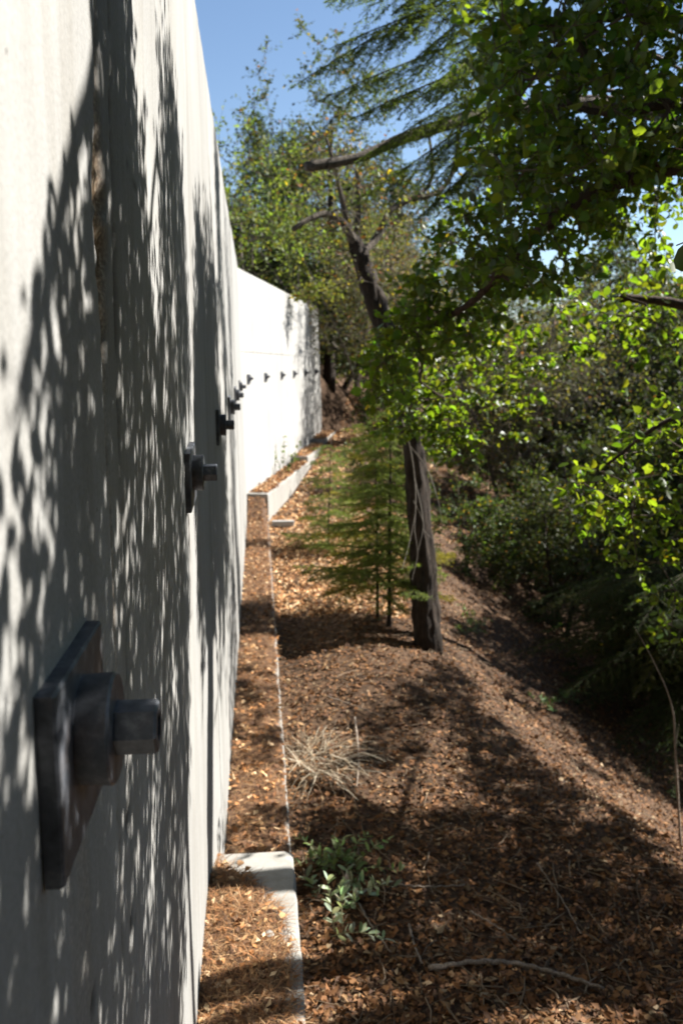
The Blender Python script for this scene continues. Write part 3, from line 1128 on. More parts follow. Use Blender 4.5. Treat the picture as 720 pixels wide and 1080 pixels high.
sA = gpt(398, 665, 8.4)
sB = gpt(410, 665, 8.15)
o = fir("fir_sapling", sA, 2.1, (-0.03, 0.1), whorls(52, 0.20, 0.97, 0.85, 0.20, 0.10, 0.08), 0.020, (0.12, 0.165, 0.04), twig_len=0.26, second=3, tdrop=0.15, vert=0.6)
tag(o, "young green fir sapling, left of the thin pair before the trunk", "sapling", "fir saplings by the path")
o = fir("fir_sapling", sB, 2.35, (0.02, 0.15), whorls(48, 0.28, 0.97, 0.78, 0.18, 0.12, 0.06), 0.026, (0.11, 0.155, 0.04), twig_len=0.26, second=3, tdrop=0.15, vert=0.6)
tag(o, "taller thin fir sapling, right of the pair close to the dark trunk", "sapling", "fir saplings by the path")
sC = gpt(346, 560, 11.6)
o = fir("fir_sapling", sC, 1.55, (0.05, 0.1), whorls(36, 0.15, 0.97, 0.68, 0.15, 0.08, 0.10), 0.016, (0.12, 0.165, 0.045), twig_len=0.24, second=3, tdrop=0.15, vert=0.6)
tag(o, "low fir sapling spreading over the path near the far footing", "sapling", "fir saplings by the path")

# tall fir on the right with hanging boughs and a dead limb
tb = np.array([4.95, 8.8, float(ground_z(4.95, 8.8))])
ttr = [tb - [0, 0, 0.2], tb + [0, 0, 2.2], tb + [-0.1, 0.1, 5.0], tb + [-0.15, 0.2, 10.5]]
bl = []
for k in range(90):                              # low dark boughs
    az = math.radians(115 + 150 * rng.random())
    bl.append((0.13 + 0.20 * rng.random(), az, 1.2 + 1.1 * rng.random(), 0.24, 0.02))
for k in range(16):                              # upper boughs
    bl.append((0.72 + 0.25 * rng.random(), 2 * math.pi * rng.random(), 1.1, 0.2, 0.05))
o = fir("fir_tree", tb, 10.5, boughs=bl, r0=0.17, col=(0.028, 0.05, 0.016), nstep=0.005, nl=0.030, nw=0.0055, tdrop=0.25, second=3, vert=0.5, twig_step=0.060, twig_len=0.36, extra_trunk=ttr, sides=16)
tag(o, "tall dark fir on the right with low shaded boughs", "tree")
fir_root = o
# hanging boughs over the path and the sawn dead limb, parts of the same fir
mbw, mbn = MB(), MB()
hang = [((520, -30), (335, 75), 6.2), ((545, -20), (365, 40), 6.0), ((530, 30), (345, 100), 6.3), ((540, 55), (372, 125), 6.1), ((560, 60), (395, 165), 6.3),
        ((545, 90), (420, 205), 6.4), ((505, -50), (352, -4), 6.1), ((560, 20), (420, 110), 5.9), ((580, 100), (452, 232), 6.5), ((520, -60), (400, 20), 6.4), ((500, 80), (455, 240), 6.6), ((520, 90), (480, 220), 6.6), ((560, -40), (450, 60), 6.2)]
for (pa, pb_, y) in hang:
    a, b = at_y(*pa, y + 0.4), at_y(*pb_, y - 0.2)
    L = np.linalg.norm(b - a)
    path, s0, s1 = bough(a, b - a, L, 0.05, 0.045, 0.42, lift=0.05)
    s1[:, 2] -= 0.25 * np.linalg.norm(s1 - s0, axis=1)
    s0, s1 = second_order(s0, s1, 6)
    mbw.tube(path, np.linspace(0.010, 0.002, len(path)), 5, False, col=(0.07, 0.052, 0.04))
    v, f = frusta(s0, s1, np.full(len(s0), 0.002), np.full(len(s0), 0.001), 3)
    mbw.add(v, f, col=(0.09, 0.065, 0.04))
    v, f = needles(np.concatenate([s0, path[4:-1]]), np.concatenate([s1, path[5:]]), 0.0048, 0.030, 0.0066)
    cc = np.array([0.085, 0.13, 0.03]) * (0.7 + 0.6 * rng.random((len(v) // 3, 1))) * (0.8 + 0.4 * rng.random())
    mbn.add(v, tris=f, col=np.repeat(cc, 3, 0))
    # stem back to the trunk
    st = np.array([4.8, 8.9, a[2] + 0.3])
    mbw.tube(smoothpath([st, (st + a) / 2 + [0, 0, 0.12], a], 10), np.linspace(0.02, 0.010, 10), 5, False, col=(0.07, 0.052, 0.04))
w = mbw.build("bough_stems", M_TWIG, fir_root)
nn_ = tag(mbn.build("bough_needles", M_NEEDLE, fir_root), kind="stuff")
mb = MB()
limb = smoothpath([[4.8, 8.9, at_y(680, 110, 8.4)[2] - 0.1], at_y(630, 110, 8.0), at_y(560, 112, 7.6), at_y(500, 122, 7.2), at_y(455, 136, 7.0), at_y(415, 150, 6.9), at_y(375, 167, 6.8), at_y(322, 176, 6.7)], 44)
mb.tube(limb, np.linspace(0.062, 0.036, len(limb)), 12, rough=0.5, seed=8)
l_ = mb.build("dead_limb", M_BARK_GREY, fir_root, True)
for o in (w, nn_, l_):
    o.matrix_parent_inverse = Matrix.Translation(-Vector(fir_root.location))
l_["label"] = "bare sawn-off limb"


# ------------------------------------------------------------------ the dark leaning trunk by the path
def leaning_tree():
    b = gpt(452, 690, 7.75)
    root = empty("leaning_tree", tuple(b))
    tag(root, "dark barked leaning tree at the path edge with broken top", "tree")
    pts = [b - [0, 0, 0.25], b, at_y(446, 600, 7.8), at_y(438, 500, 7.85), at_y(430, 430, 7.95), at_y(415, 375, 8.05), at_y(398, 325, 8.15), at_y(382, 278, 8.25), at_y(372, 250, 8.3)]
    tr = smoothpath(pts, 150)
    rad = np.interp(np.linspace(0, 1, 150), [0, 0.05, 0.12, 0.5, 0.8, 1], [0.235, 0.165, 0.118, 0.104, 0.098, 0.07])
    mb = MB()
    mb.tube(tr, rad, 64, rough=0.5, seed=2)
    mb.build("trunk", M_BARK, root, True)

    def limb(ps, r0, r1, m=M_BARK_GREY, nm="limb", sides=10):
        mb = MB()
        pl = smoothpath(ps, 26)
        mb.tube(pl, np.linspace(r0, r1, 26), sides, rough=0.5, seed=6)
        mb.build(nm, m, root, True)
        return pl
    top = tr[-1]
    l1 = limb([tr[-7], at_y(366, 232, 8.3), at_y(358, 200, 8.3), at_y(352, 172, 8.3), at_y(344, 145, 8.3)], 0.036, 0.012)
    l2 = limb([tr[-10], at_y(362, 236, 8.2), at_y(345, 226, 8.1), at_y(328, 230, 8.0), at_y(309, 242, 7.9)], 0.045, 0.022)
    l3 = limb([tr[-15], at_y(398, 250, 8.4), at_y(412, 222, 8.4), at_y(440, 207, 8.5), at_y(456, 185, 8.5), at_y(452, 140, 8.5)], 0.04, 0.012)
    l4 = limb([l3[14], at_y(465, 200, 8.6), at_y(480, 170, 8.7), at_y(484, 120, 8.8)], 0.03, 0.012)
    l5 = limb([tr[-7], at_y(378, 220, 8.35), at_y(376, 180, 8.4)], 0.034, 0.016, nm="stub")
    # bare twigs about the broken top
    T = np.concatenate([sample_px([(330, 130), (400, 150), (450, 240), (420, 310), (350, 290), (320, 220)], 130, 7.7, 9.0),
                        sample_px([(440, 140), (500, 120), (500, 230), (440, 250)], 24, 8.2, 9.2)])
    nodes, par, tips, nsk = grow([tr[100::3], l1, l2, l3, l4, l5], T, 0.1, 0.03, 0.0)
    (v, f), r = twig_mesh(nodes, par, nsk, 0.003, 0.4, 4)
    mb = MB()
    mb.add(v, f, col=(0.13, 0.11, 0.09))
    td = norm(nodes[tips] - nodes[np.maximum(par[tips], 0)])
    p0, p1, lp, ld, nn = sprays(nodes[tips], td, 4, 0.22, 4, -0.1)
    v, f = frusta(p0, p1, np.full(len(p0), 0.0025), np.full(len(p0), 0.0012), 3)
    mb.add(v, f, col=(0.15, 0.12, 0.09))
    tag(mb.build("twigs", M_TWIG, root), kind="stuff")
    keep = rng.random(len(lp)) < 0.55
    lp, ld, nn = lp[keep], ld[keep], nn[keep]
    v, f = instance(LEAFLET_V, LEAFLET_T, lp, frames(ld, nn), 0.045 * (0.6 + 0.7 * rng.random(len(lp))))
    tag(link("foliage", mesh_np("foliage", v, f, leaf_colors(len(lp), 5, (0.12, 0.13, 0.05), 0.3, 0.1, 0.12), True), M_LEAF_FAR, root), kind="stuff")
    # pale dead branch hanging down the trunk
    mb = MB()
    q0 = at_y(428, 450, 7.45)
    for (ps, r0) in (([(420, 432), (432, 470), (438, 515), (437, 560)], 0.008), ([(437, 505), (444, 535), (447, 560), (453, 590)], 0.005), ([(432, 470), (449, 492), (461, 525), (466, 552)], 0.0045),
                     ([(438, 540), (432, 570), (424, 600)], 0.004), ([(437, 560), (440, 585), (434, 612)], 0.004), ([(426, 448), (444, 458), (462, 470)], 0.005), ([(436, 528), (446, 552), (441, 580)], 0.0035), ([(447, 560), (458, 572), (460, 588)], 0.003)):
        pl = smoothpath([at_y(x, y, 7.45 + 0.05 * rng.normal()) for x, y in ps], 14)
        mb.tube(pl, np.linspace(r0, 0.002, 14), 5, col=(0.24, 0.215, 0.185))
    mb.build("hanging_dead_branch", M_TWIG, root)["label"] = "pale dead branch hanging down the trunk"
    settle(root)


leaning_tree()


# ------------------------------------------------------------------ trees and brush behind
def bushy(name, base, height, width, n_cl, leaf=0.06, col=(0.07, 0.10, 0.025), bark=None, bare=0.0, trunk_r=0.09, low=0.25, n_twig=5, n_leaf=7, tw=0.32, yellow=0.01, brown=0.01, stems=1, twcol=(0.09, 0.07, 0.05), shape=None, tip_r=0.005):
    """tree or shrub: trunk(s), grown branches, leafy sprays in an uneven crown"""
    base = np.asarray(base, float)
    root = empty(name, tuple(base))
    trs = []
    for k in range(stems):
        dx = rng.normal(size=2) * width * 0.12
        sp = rng.normal(size=2) * width * (0.03 if stems == 1 else 0.28)
        tr = smoothpath([base + [dx[0] * (stems > 1), dx[1] * (stems > 1), -0.2], base + [sp[0] * 0.5, sp[1] * 0.5, height * 0.4], base + [sp[0], sp[1], height * 0.82]], 18)
        mb = MB()
        mb.tube(tr, np.linspace(trunk_r, trunk_r * 0.2, 18), 9, rough=0.35, seed=k)
        mb.build("trunk", bark or M_BARK, root, True)
        trs.append(tr)
    # clumps
    nb = max(5, n_cl // 9)
    cen = rng.normal(size=(nb, 3))
    cen = norm(cen) * (rng.random((nb, 1)) ** 0.45)
    cen = base + np.array([0, 0, height * (low + (1 - low) * 0.5)]) + cen * np.array([width * 0.5, width * 0.5, height * (1 - low) * 0.5])
    T = cen[rng.integers(0, nb, n_cl)] + rng.normal(size=(n_cl, 3)) * np.array([width, width, height * 0.7]) * 0.085
    if shape is not None:
        T = shape(T)
    T = T[T[:, 2] > base[2] + 0.1]
    nodes, par, tips, nsk = grow(trs, T, 0.3, 0.05 * width * 0.3, 0.04)
    (v, f), r = twig_mesh(nodes, par, nsk, tip_r, 0.45, 4, maxr=trunk_r * 0.6)
    mb = MB()
    mb.add(v, f, col=twcol)
    td = norm(nodes[tips] - nodes[np.maximum(par[tips], 0)])
    p0, p1, lp, ld, nn = sprays(nodes[tips], td, n_twig, tw, n_leaf, 0.05)
    v, f = frusta(p0, p1, np.full(len(p0), tip_r * 0.7), np.full(len(p0), tip_r * 0.35), 3)
    mb.add(v, f, col=twcol)
    tag(mb.build("branches", M_TWIG, root), kind="stuff")
    keep = rng.random(len(lp)) >= bare
    lp, ld, nn = lp[keep], ld[keep], nn[keep]
    v, f = instance(LEAFLET_V, LEAFLET_T, lp, frames(ld, nn), leaf * (0.6 + 0.7 * rng.random(len(lp))))
    tag(link("crown", mesh_np("crown", v, f, leaf_colors(len(lp), 5, col, 0.3, yellow, brown), True), M_LEAF_FAR, root), kind="stuff")
    return settle(root)


def put(o, x, y, s=1.0, rz=0.0, z=None):
    o.location = (x, y, float(ground_z(x, y, False)) - 0.05 if z is None else z)
    o.scale = (s, s, s)
    o.rotation_euler = (0, 0, rz)


# light leafy tree over the far wall
o = bushy("thin_leafy_tree", (-0.6, 20.5, 3.7), 4.4, 5.0, 210, 0.095, (0.11, 0.15, 0.035), M_BARK_GREY, 0.25, 0.05, 0.0, 5, 6, 0.42, 0.012, 0.01, 3, (0.08, 0.065, 0.05))
tag(o, "light yellow-green leafy tree rising behind the far wall top", "tree")
o = bushy("thin_leafy_tree", (1.9, 24.5, 3.0), 3.9, 4.2, 200, 0.095, (0.11, 0.145, 0.035), M_BARK_GREY, 0.25, 0.05, 0.0, 5, 6, 0.42, 0.012, 0.015, 3, (0.08, 0.065, 0.05))
tag(o, "olive leafy tree behind the far end of the bright wall", "tree")
# sprays hanging over the wall's top edge
o = bushy("overhanging_shrub", (0.9, 18.7, 3.75), 0.9, 1.7, 46, 0.085, (0.13, 0.15, 0.035), M_BARK_GREY, 0.2, 0.02, -0.9, 4, 6, 0.3, 0.06, 0.03, 2, (0.12, 0.10, 0.07),
          shape=lambda T: np.stack([T[:, 0] + 0.45, T[:, 1] - 0.1, np.maximum(T[:, 2], 2.7)], -1))
tag(o, "small leafy shrub drooping over the far wall top", "shrub")
# grey-brown fine brush between wall end and leaning tree
o = bushy("bare_brush", (3.3, 22.0, float(ground_z(3.3, 22.0, False))), 5.4, 3.8, 340, 0.075, (0.12, 0.12, 0.045), M_BARK_GREY, 0.25, 0.035, 0.22, 7, 5, 0.5, 0.02, 0.06, 4, (0.17, 0.14, 0.105), tip_r=0.006)
tag(o, "grey-brown twiggy brush between the wall end and leaning tree", "brush", "twiggy brush behind the path")
o = bushy("bare_brush", (5.5, 17.3, float(ground_z(5.5, 17.3, False))), 5.4, 4.4, 360, 0.07, (0.11, 0.115, 0.04), M_BARK_GREY, 0.25, 0.06, 0.15, 7, 5, 0.5, 0.02, 0.05, 4, (0.16, 0.135, 0.10), tip_r=0.006)
tag(o, "grey-brown twiggy brush right of the leaning trunk", "brush", "twiggy brush behind the path")
b1 = bushy("bare_brush", (0, 0, 0), 5.5, 4.5, 240, 0.065, (0.11, 0.115, 0.045), M_BARK_GREY, 0.35, 0.06, 0.05, 7, 5, 0.5, 0.02, 0.05, 4, (0.14, 0.115, 0.09), tip_r=0.006)
put(b1, 7.6, 19.0, 0.95, 1.0)
tag(b1, "hazy twiggy brush deep in the wood on the right", "brush", "twiggy brush deep in the wood")
for (x, y, s, rz) in ((10.5, 22.5, 1.05, 2.2), (5.8, 25.5, 1.1, 4.0), (12.5, 16.5, 0.9, 0.4)):
    c = copy_tree(b1)
    put(c, x, y, s, rz)
# dense dark shrubs and trees of the wood, some added out of view for shade
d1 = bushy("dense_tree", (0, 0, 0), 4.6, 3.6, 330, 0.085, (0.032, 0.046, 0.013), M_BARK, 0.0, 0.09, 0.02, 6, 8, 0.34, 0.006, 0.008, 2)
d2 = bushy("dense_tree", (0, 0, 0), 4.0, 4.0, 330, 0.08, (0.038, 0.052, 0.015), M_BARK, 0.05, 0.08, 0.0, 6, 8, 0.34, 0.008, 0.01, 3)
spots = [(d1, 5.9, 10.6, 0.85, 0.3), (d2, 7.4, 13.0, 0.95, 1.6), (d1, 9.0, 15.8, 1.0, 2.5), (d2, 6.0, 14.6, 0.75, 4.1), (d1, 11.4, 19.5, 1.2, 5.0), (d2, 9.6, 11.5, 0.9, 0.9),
         (d2, 6.6, 2.6, 1.1, 2.2), (d1, 7.6, 10.2, 1.25, 5.5), (d2, 6.2, 0.6, 1.2, 1.0),  # out of view on the right, added to shade the ground
         (d1, 3.5, -3.2, 1.9, 0.3), (d2, 6.8, -4.5, 2.3, 1.3), (d1, 1.5, -6.0, 2.2, 2.3), (d2, 4.5, -9.0, 2.8, 3.3), (d1, 9.5, -8.0, 2.9, 4.3),  # out of view behind the camera, added to block skylight on the wall
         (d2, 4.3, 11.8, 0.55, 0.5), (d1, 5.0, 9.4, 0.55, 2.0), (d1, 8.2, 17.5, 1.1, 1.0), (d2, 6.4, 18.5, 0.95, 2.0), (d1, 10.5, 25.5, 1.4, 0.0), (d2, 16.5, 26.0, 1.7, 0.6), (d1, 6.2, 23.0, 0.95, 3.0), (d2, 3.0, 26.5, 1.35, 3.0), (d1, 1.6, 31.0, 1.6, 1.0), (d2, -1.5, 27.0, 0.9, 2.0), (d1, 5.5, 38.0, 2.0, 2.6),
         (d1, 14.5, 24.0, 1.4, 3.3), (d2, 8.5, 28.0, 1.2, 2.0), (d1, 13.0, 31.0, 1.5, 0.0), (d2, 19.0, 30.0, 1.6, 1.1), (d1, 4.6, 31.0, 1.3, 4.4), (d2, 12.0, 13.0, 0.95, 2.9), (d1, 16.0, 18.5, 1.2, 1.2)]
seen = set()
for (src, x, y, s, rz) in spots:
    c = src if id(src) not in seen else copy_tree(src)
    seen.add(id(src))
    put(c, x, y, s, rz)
    tag(c, "dark leafy tree in the shaded wood beyond the gully, unseen ones added for shade", "tree", "dark trees of the wood beyond the gully")
def high_crown(sx, sy):  # lifts a crown above the sun's path so it blocks only skylight
    def f(T):
        Q = T + np.array([sx, sy, 0.0])
        Q[:, 1] = np.minimum(Q[:, 1], 8.5 - rng.random(len(Q)))
        lo = np.maximum(5.4 + 1.0 * (Q[:, 0] + 0.2), 3.9 + 0.47 * Q[:, 1])
        Q[:, 2] = np.where(Q[:, 2] < lo, lo + 1.6 * rng.random(len(Q)), Q[:, 2])
        return Q
    return f


for (bx, by, sx, sy, lab) in ((3.4, -1.6, -1.2, 4.0, "unseen tall tree added behind the photographer, high spreading crown cutting skylight"), (5.6, -2.6, -1.6, 1.5, "unseen tall tree added farther right behind the photographer to cut skylight"),
                              (-2.6, 2.8, 2.6, -0.5, "unseen tall tree added on the bank behind the near wall, crown over the path cutting skylight"), (-2.9, 6.4, 3.0, -0.4, "second unseen tall tree added on the bank above the near wall to cut skylight")):
    o = bushy("sky_shade_tree", (bx, by, float(ground_z(bx, by))), 14.0 if bx > 0 else 9.0, 6.5, 420, 0.12, (0.05, 0.075, 0.02), M_BARK, 0.0, 0.20, 0.6, 6, 9, 0.6, 0.01, 0.01, shape=high_crown(sx, sy))  # unseen trees added to dim skylight on wall and path
    tag(o, lab, "tree")
# small green bushes by the end of the path
e1 = bushy("green_bush", (0, 0, 0), 1.8, 1.9, 130, 0.06, (0.05, 0.08, 0.022), M_BARK, 0.0, 0.025, 0.0, 5, 8, 0.22, 0.03, 0.02, 3)
for k, (x, y, s, rz, lab) in enumerate(((2.6, 16.0, 0.9, 0.0, "green bush behind the saplings by the path"), (3.5, 21.5, 1.0, 2.0, "green bush at the end of the path past the wall"),
                                        (3.0, 12.2, 0.8, 4.0, "green bush right behind the dark leaning trunk"), (4.6, 13.6, 0.95, 1.0, "green bush on the gully side, beyond the leaning trunk"))):
    c = e1 if k == 0 else copy_tree(e1)
    put(c, x, y, s, rz)
    tag(c, lab, "bush", "green bushes behind the path")
# trunks at the far end of the path
for k, (px, y, r, lab) in enumerate(((347, 25.2, 0.20, "dark straight trunk standing just past the far wall end"), (364, 29.0, 0.16, "slimmer dark trunk behind the end of the path"))):
    p = at_y(px, 440, y)
    b = np.array([p[0], y, float(ground_z(p[0], y))])
    o = bushy("far_tree", b, 9.0, 4.2, 150, 0.11, (0.06, 0.08, 0.025), M_BARK, 0.1, r, 0.45, 5, 7, 0.5, 0.03, 0.03)
    tag(o, lab, "tree")
# far conifers behind the wall
cw = whorls(95, 0.06, 0.97, 2.6, 0.25, 0.22, 0.0)
f1 = fir("far_fir", (0, 0, 0), 14.0, (0.1, 0), cw, 0.20, (0.035, 0.06, 0.028), nstep=0.040, nl=0.17, nw=0.07, twig_step=0.12, twig_len=0.8, vert=1.0, tdrop=0.5, second=2)
for k, (px, py, y, lab) in enumerate(((266, 108, 42.0, "tallest dark fir spire far behind the left trees"), (297, 128, 46.0, "dark fir spire right of the tallest, far behind"),
                                      (238, 190, 38.0, "dark fir close beside the near wall's top edge"), (330, 215, 52.0, "small far fir behind the broken tree top"), (520, 262, 48.0, "far fir seen under the overhanging leaves"), (700, 275, 44.0, "far fir behind the right hand wood"))):
    c = f1 if k == 0 else copy_tree(f1)
    top = at_y(px, py, y)
    gz = float(ground_z(top[0], y, False))
    s = max(0.3, (top[2] - gz) / 14.0)
    c.location = (top[0], y, gz)
    c.scale = (s * 1.35, s * 1.35, s)
    c.rotation_euler = (0, 0, k * 1.3)
    tag(c, lab, "tree", "far firs")

# ------------------------------------------------------------------ litter
TAN = np.array([1.03, 0.90, 0.78]) * np.array([[0.34, 0.19, 0.085], [0.24, 0.125, 0.055], [0.13, 0.065, 0.03], [0.44, 0.30, 0.16], [0.30, 0.15, 0.06], [0.52, 0.42, 0.28], [0.09, 0.05, 0.028]])


def litter(name, x, y, size, zfun, lift, mat, tilt=0.5, bright=1.0, tv=None, tf=None, probs=None):
    n = len(x)
    z = zfun(x, y) + lift * rng.random(n)
    az = 2 * np.pi * rng.random(n)
    d = np.stack([np.cos(az), np.sin(az), tilt * 0.6 * rng.normal(size=n)], -1)
    up = np.stack([rng.normal(size=n) * tilt, rng.normal(size=n) * tilt, np.ones(n)], -1)
    tv = LEAFLET_V * np.array([1, 1, 3.2]) if tv is None else tv
    tf = LEAFLET_T if tf is None else tf
    sc = np.stack([size * (0.6 + 0.6 * rng.random(n)), size * (0.7 + 0.6 * rng.random(n)), size * rng.normal(size=n)], -1)
    v, f = instance(tv, tf, np.stack([x, y, z], -1), frames(d, up), sc)
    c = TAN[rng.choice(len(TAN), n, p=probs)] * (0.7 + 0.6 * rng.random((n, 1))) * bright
    return link(name, mesh_np(name, v, f, np.repeat(c, len(tv), 0), True), mat)


n = 62000
yy = 1.8 + 13.0 * rng.random(n) ** 1.7
xx = 0.15 + (0.6 + yy * 0.50) * rng.random(n)
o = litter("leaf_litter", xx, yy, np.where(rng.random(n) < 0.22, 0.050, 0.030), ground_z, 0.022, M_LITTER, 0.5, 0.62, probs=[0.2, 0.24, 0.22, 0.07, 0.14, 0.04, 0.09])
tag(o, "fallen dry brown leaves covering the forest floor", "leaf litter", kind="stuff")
n = 9000
yy = 8.6 + 5.4 * rng.random(n)
xx = 0.15 + (yy * 0.16) * rng.random(n)
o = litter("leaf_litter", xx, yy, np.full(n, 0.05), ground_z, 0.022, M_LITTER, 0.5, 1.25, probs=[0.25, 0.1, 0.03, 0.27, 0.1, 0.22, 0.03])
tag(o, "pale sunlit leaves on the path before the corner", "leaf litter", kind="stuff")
n = 14000
yy = 13.5 + 14 * rng.random(n)
xx = FAR_A[0] + (yy - 13.6) * 0.2 + 0.4 + 8.0 * rng.random(n) ** 1.5
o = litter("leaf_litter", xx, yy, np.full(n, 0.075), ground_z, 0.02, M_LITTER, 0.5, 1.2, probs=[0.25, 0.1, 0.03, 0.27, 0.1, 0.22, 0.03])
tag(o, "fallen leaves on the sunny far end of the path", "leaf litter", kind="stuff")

NEEDLE_V = np.array([[-.012, 0, 0], [.012, 0, 0], [.016, .5, .06], [-.016, .5, .06], [.006, 1, 0], [-.006, 1, 0]])
NEEDLE_Q = np.array([[0, 1, 2, 3], [3, 2, 4, 5]])
ORANGE = 0.8 * np.array([[0.34, 0.18, 0.075], [0.24, 0.12, 0.055], [0.42, 0.26, 0.13], [0.13, 0.065, 0.03], [0.09, 0.045, 0.025], [0.36, 0.16, 0.06]])


def needle_bed(name, x, y, z, label, size=0.06):
    n = len(x)
    az = 2 * np.pi * rng.random(n)
    d = np.stack([np.cos(az), np.sin(az), 0.28 * rng.normal(size=n)], -1)
    up = np.stack([0.3 * rng.normal(size=n), 0.3 * rng.normal(size=n), np.ones(n)], -1)
    v, f = instance(NEEDLE_V, NEEDLE_Q, np.stack([x, y, z], -1), frames(d, up), size * (0.6 + 0.7 * rng.random(n)))
    c = ORANGE[rng.integers(0, 6, n)] * (0.65 + 0.7 * rng.random((n, 1)))
    return tag(link(name, mesh_np(name, v, f, np.repeat(c, 6, 0)), M_NEEDLE_DRY), label, "needle litter", kind="stuff")


# beds of needles: a low uneven mat with loose needles on top, thinning to bare concrete at the near corner
def bed(name, x0, x1, y0, y1, ztop, hfun, label, dens, lsize=0.035):
    gx_, gy_ = np.arange(x0, x1 + 0.001, 0.012), np.arange(y0, y1, 0.02)
    A, B = np.meshgrid(gx_, gy_, indexing='ij')
    H = hfun(A, B)
    Zb = ztop + H + (fbm(np.stack([A, B, 0 * A], -1), 25, 6) - 0.5) * 0.016
    v = np.stack([A, B, Zb], -1).reshape(-1, 3)
    m = len(gy_)
    i = (np.arange(len(gx_) - 1)[:, None] * m + np.arange(m - 1)[None]).ravel()
    q = np.stack([i, i + m, i + m + 1, i + 1], -1)
    c = np.array([0.085, 0.045, 0.024]) * (0.5 + fbm(np.stack([A, B, 0 * A], -1), 60, 2))[..., None].reshape(-1, 1) * np.ones(3)
    k = H.ravel() > -0.004
    q = q[k[q].all(1)]
    o = tag(link(name, mesh_np(name, v, q, c, True), M_NEEDLE_DRY), label + ", packed underneath", "needle litter", kind="stuff")
    n = int(dens * (x1 - x0) * (y1 - y0))
    x, y = x0 + (x1 - x0) * rng.random(n), y0 + (y1 - y0) * rng.random(n)
    h = hfun(x, y)
    k = h + 0.010 * rng.random(n) > 0.0
    x, y, h = x[k], y[k], h[k]
    needle_bed("needle_litter", x, y, ztop + np.maximum(h, 0.002) + 0.012 * rng.random(len(x)) + 0.003, label + ", loose on top")
    n = int(dens * 0.05 * (x1 - x0) * (y1 - y0))
    x, y = x0 + (x1 - x0) * rng.random(n), y0 + (y1 - y0) * rng.random(n)
    h = hfun(x, y)
    k = h + 0.008 * rng.random(n) > 0.0
    x, y, h = x[k], y[k], h[k]
    o = litter("leaf_litter", x, y, np.full(len(x), lsize), lambda a, b: ztop + np.maximum(h, 0.002) + 0.008, 0.012, M_LITTER, 0.4, 1.15)
    tag(o, "small dry leaves among " + label, "leaf litter", kind="stuff")


def near_h(x, y):
    p = np.stack([x, y, 0 * x], -1)
    edge = np.interp(y, [1.5, 2.6, 2.9, 3.2, 3.45, 3.60, 3.68], [0.12, 0.10, 0.075, 0.04, -0.06, -0.20, -0.24])
    return np.clip(0.25 * (edge - x + (fbm(p, 14, 3) - 0.5) * 0.10), -0.03, 0.028)


def low_h(x, y):
    p = np.stack([x, y, 0 * x], -1)
    return np.clip(0.3 * (0.105 - x + (fbm(p, 12, 4) - 0.5) * 0.06), -0.03, 0.024) + np.interp(y, [11.9, 12.8, 13.55], [0.0, 0.06, 0.30]) * np.clip((0.13 - x) / 0.06, 0, 1)


bed("needle_mat", -0.25, 0.125, 1.6, 3.675, 0.16, near_h, "orange pine needles on the nearest footing step", 22000)
bed("needle_mat", -0.195, 0.118, 3.69, 13.6, 0.0, low_h, "orange needles along the low footing ledge", 9000, 0.045)
# far ledge tops
for (a, b, z) in ((0.1, 4.6, 0.38), (4.65, 7.55, 0.50), (7.65, 10.1, 0.62)):
    n = int(500 * (b - a))
    t, w = a + (b - a) * rng.random(n), 0.02 + 0.27 * rng.random(n)
    p = f0 + FAR_D * t[:, None] + FAR_N * w[:, None]
    o = litter("leaf_litter", p[:, 0], p[:, 1], np.full(n, 0.06), lambda u_, v_: np.full(len(u_), z + 0.006), 0.02, M_LITTER, 0.5, 1.1)
    tag(o, "dry leaves lying on the far footing step at height %s" % {0.38: "of the corner", 0.50: "of the middle", 0.62: "of the end"}[z], "leaf litter", kind="stuff")


# ------------------------------------------------------------------ small things on the ground
def stick(name, pix, r, label, mat=None, lift=0.026, zf=None, group="fallen sticks"):
    pts = []
    for (px, py) in pix:
        z = -0.3
        for _ in range(12):
            p = at_z(px, py, z)
            z = 0.5 * z + 0.5 * (float(ground_z(p[0], p[1])) if zf is None else zf)
        pts.append(np.array([p[0], p[1], z + lift]))
    pl = smoothpath(pts, 8 * len(pts))
    pl[:, 2] += 0.004 * np.sin(np.arange(len(pl)) * 1.7)
    mb = MB()
    mb.tube(pl, np.linspace(r, r * 0.55, len(pl)), 8, rough=0.5, seed=int(pix[0][0]))
    o = mb.build(name, mat or M_STICK, None, True)
    return tag(o, label, "stick", group)


stick("fallen_stick", [(452, 1027), (500, 1020), (545, 1022), (590, 1033), (636, 1048)], 0.013, "long curved grey stick lying near the bottom edge")
stick("fallen_stick", [(431, 980), (436, 1000), (445, 1022)], 0.008, "short stick standing up from the litter left of the long one")
stick("fallen_stick", [(378, 958), (392, 982), (412, 1010)], 0.006, "pale thin stick beside the green sprig")
stick("fallen_stick", [(495, 966), (520, 980), (546, 998)], 0.006, "thin dark stick above the long curved stick")
stick("fallen_stick", [(566, 915), (590, 950), (612, 990)], 0.005, "thin stick slanting down the shaded slope")
stick("fallen_stick", [(420, 938), (450, 940), (490, 938)], 0.006, "thin level stick right of the green sprig")
stick("fallen_stick", [(374, 760), (378, 800), (376, 835)], 0.008, "upright grey stick beside the dry grass")
stick("fallen_stick", [(345, 738), (375, 748), (405, 760)], 0.006, "short stick behind the dry grass")
stick("fallen_stick", [(250, 968), (249, 985), (254, 1003), (270, 1027)], 0.0035, "thin bent twig on the nearest footing step", zf=0.185, lift=0.01)
stick("fallen_stick", [(255, 997), (262, 990), (270, 986)], 0.0025, "tiny side twig on the nearest footing step", zf=0.185, lift=0.01)

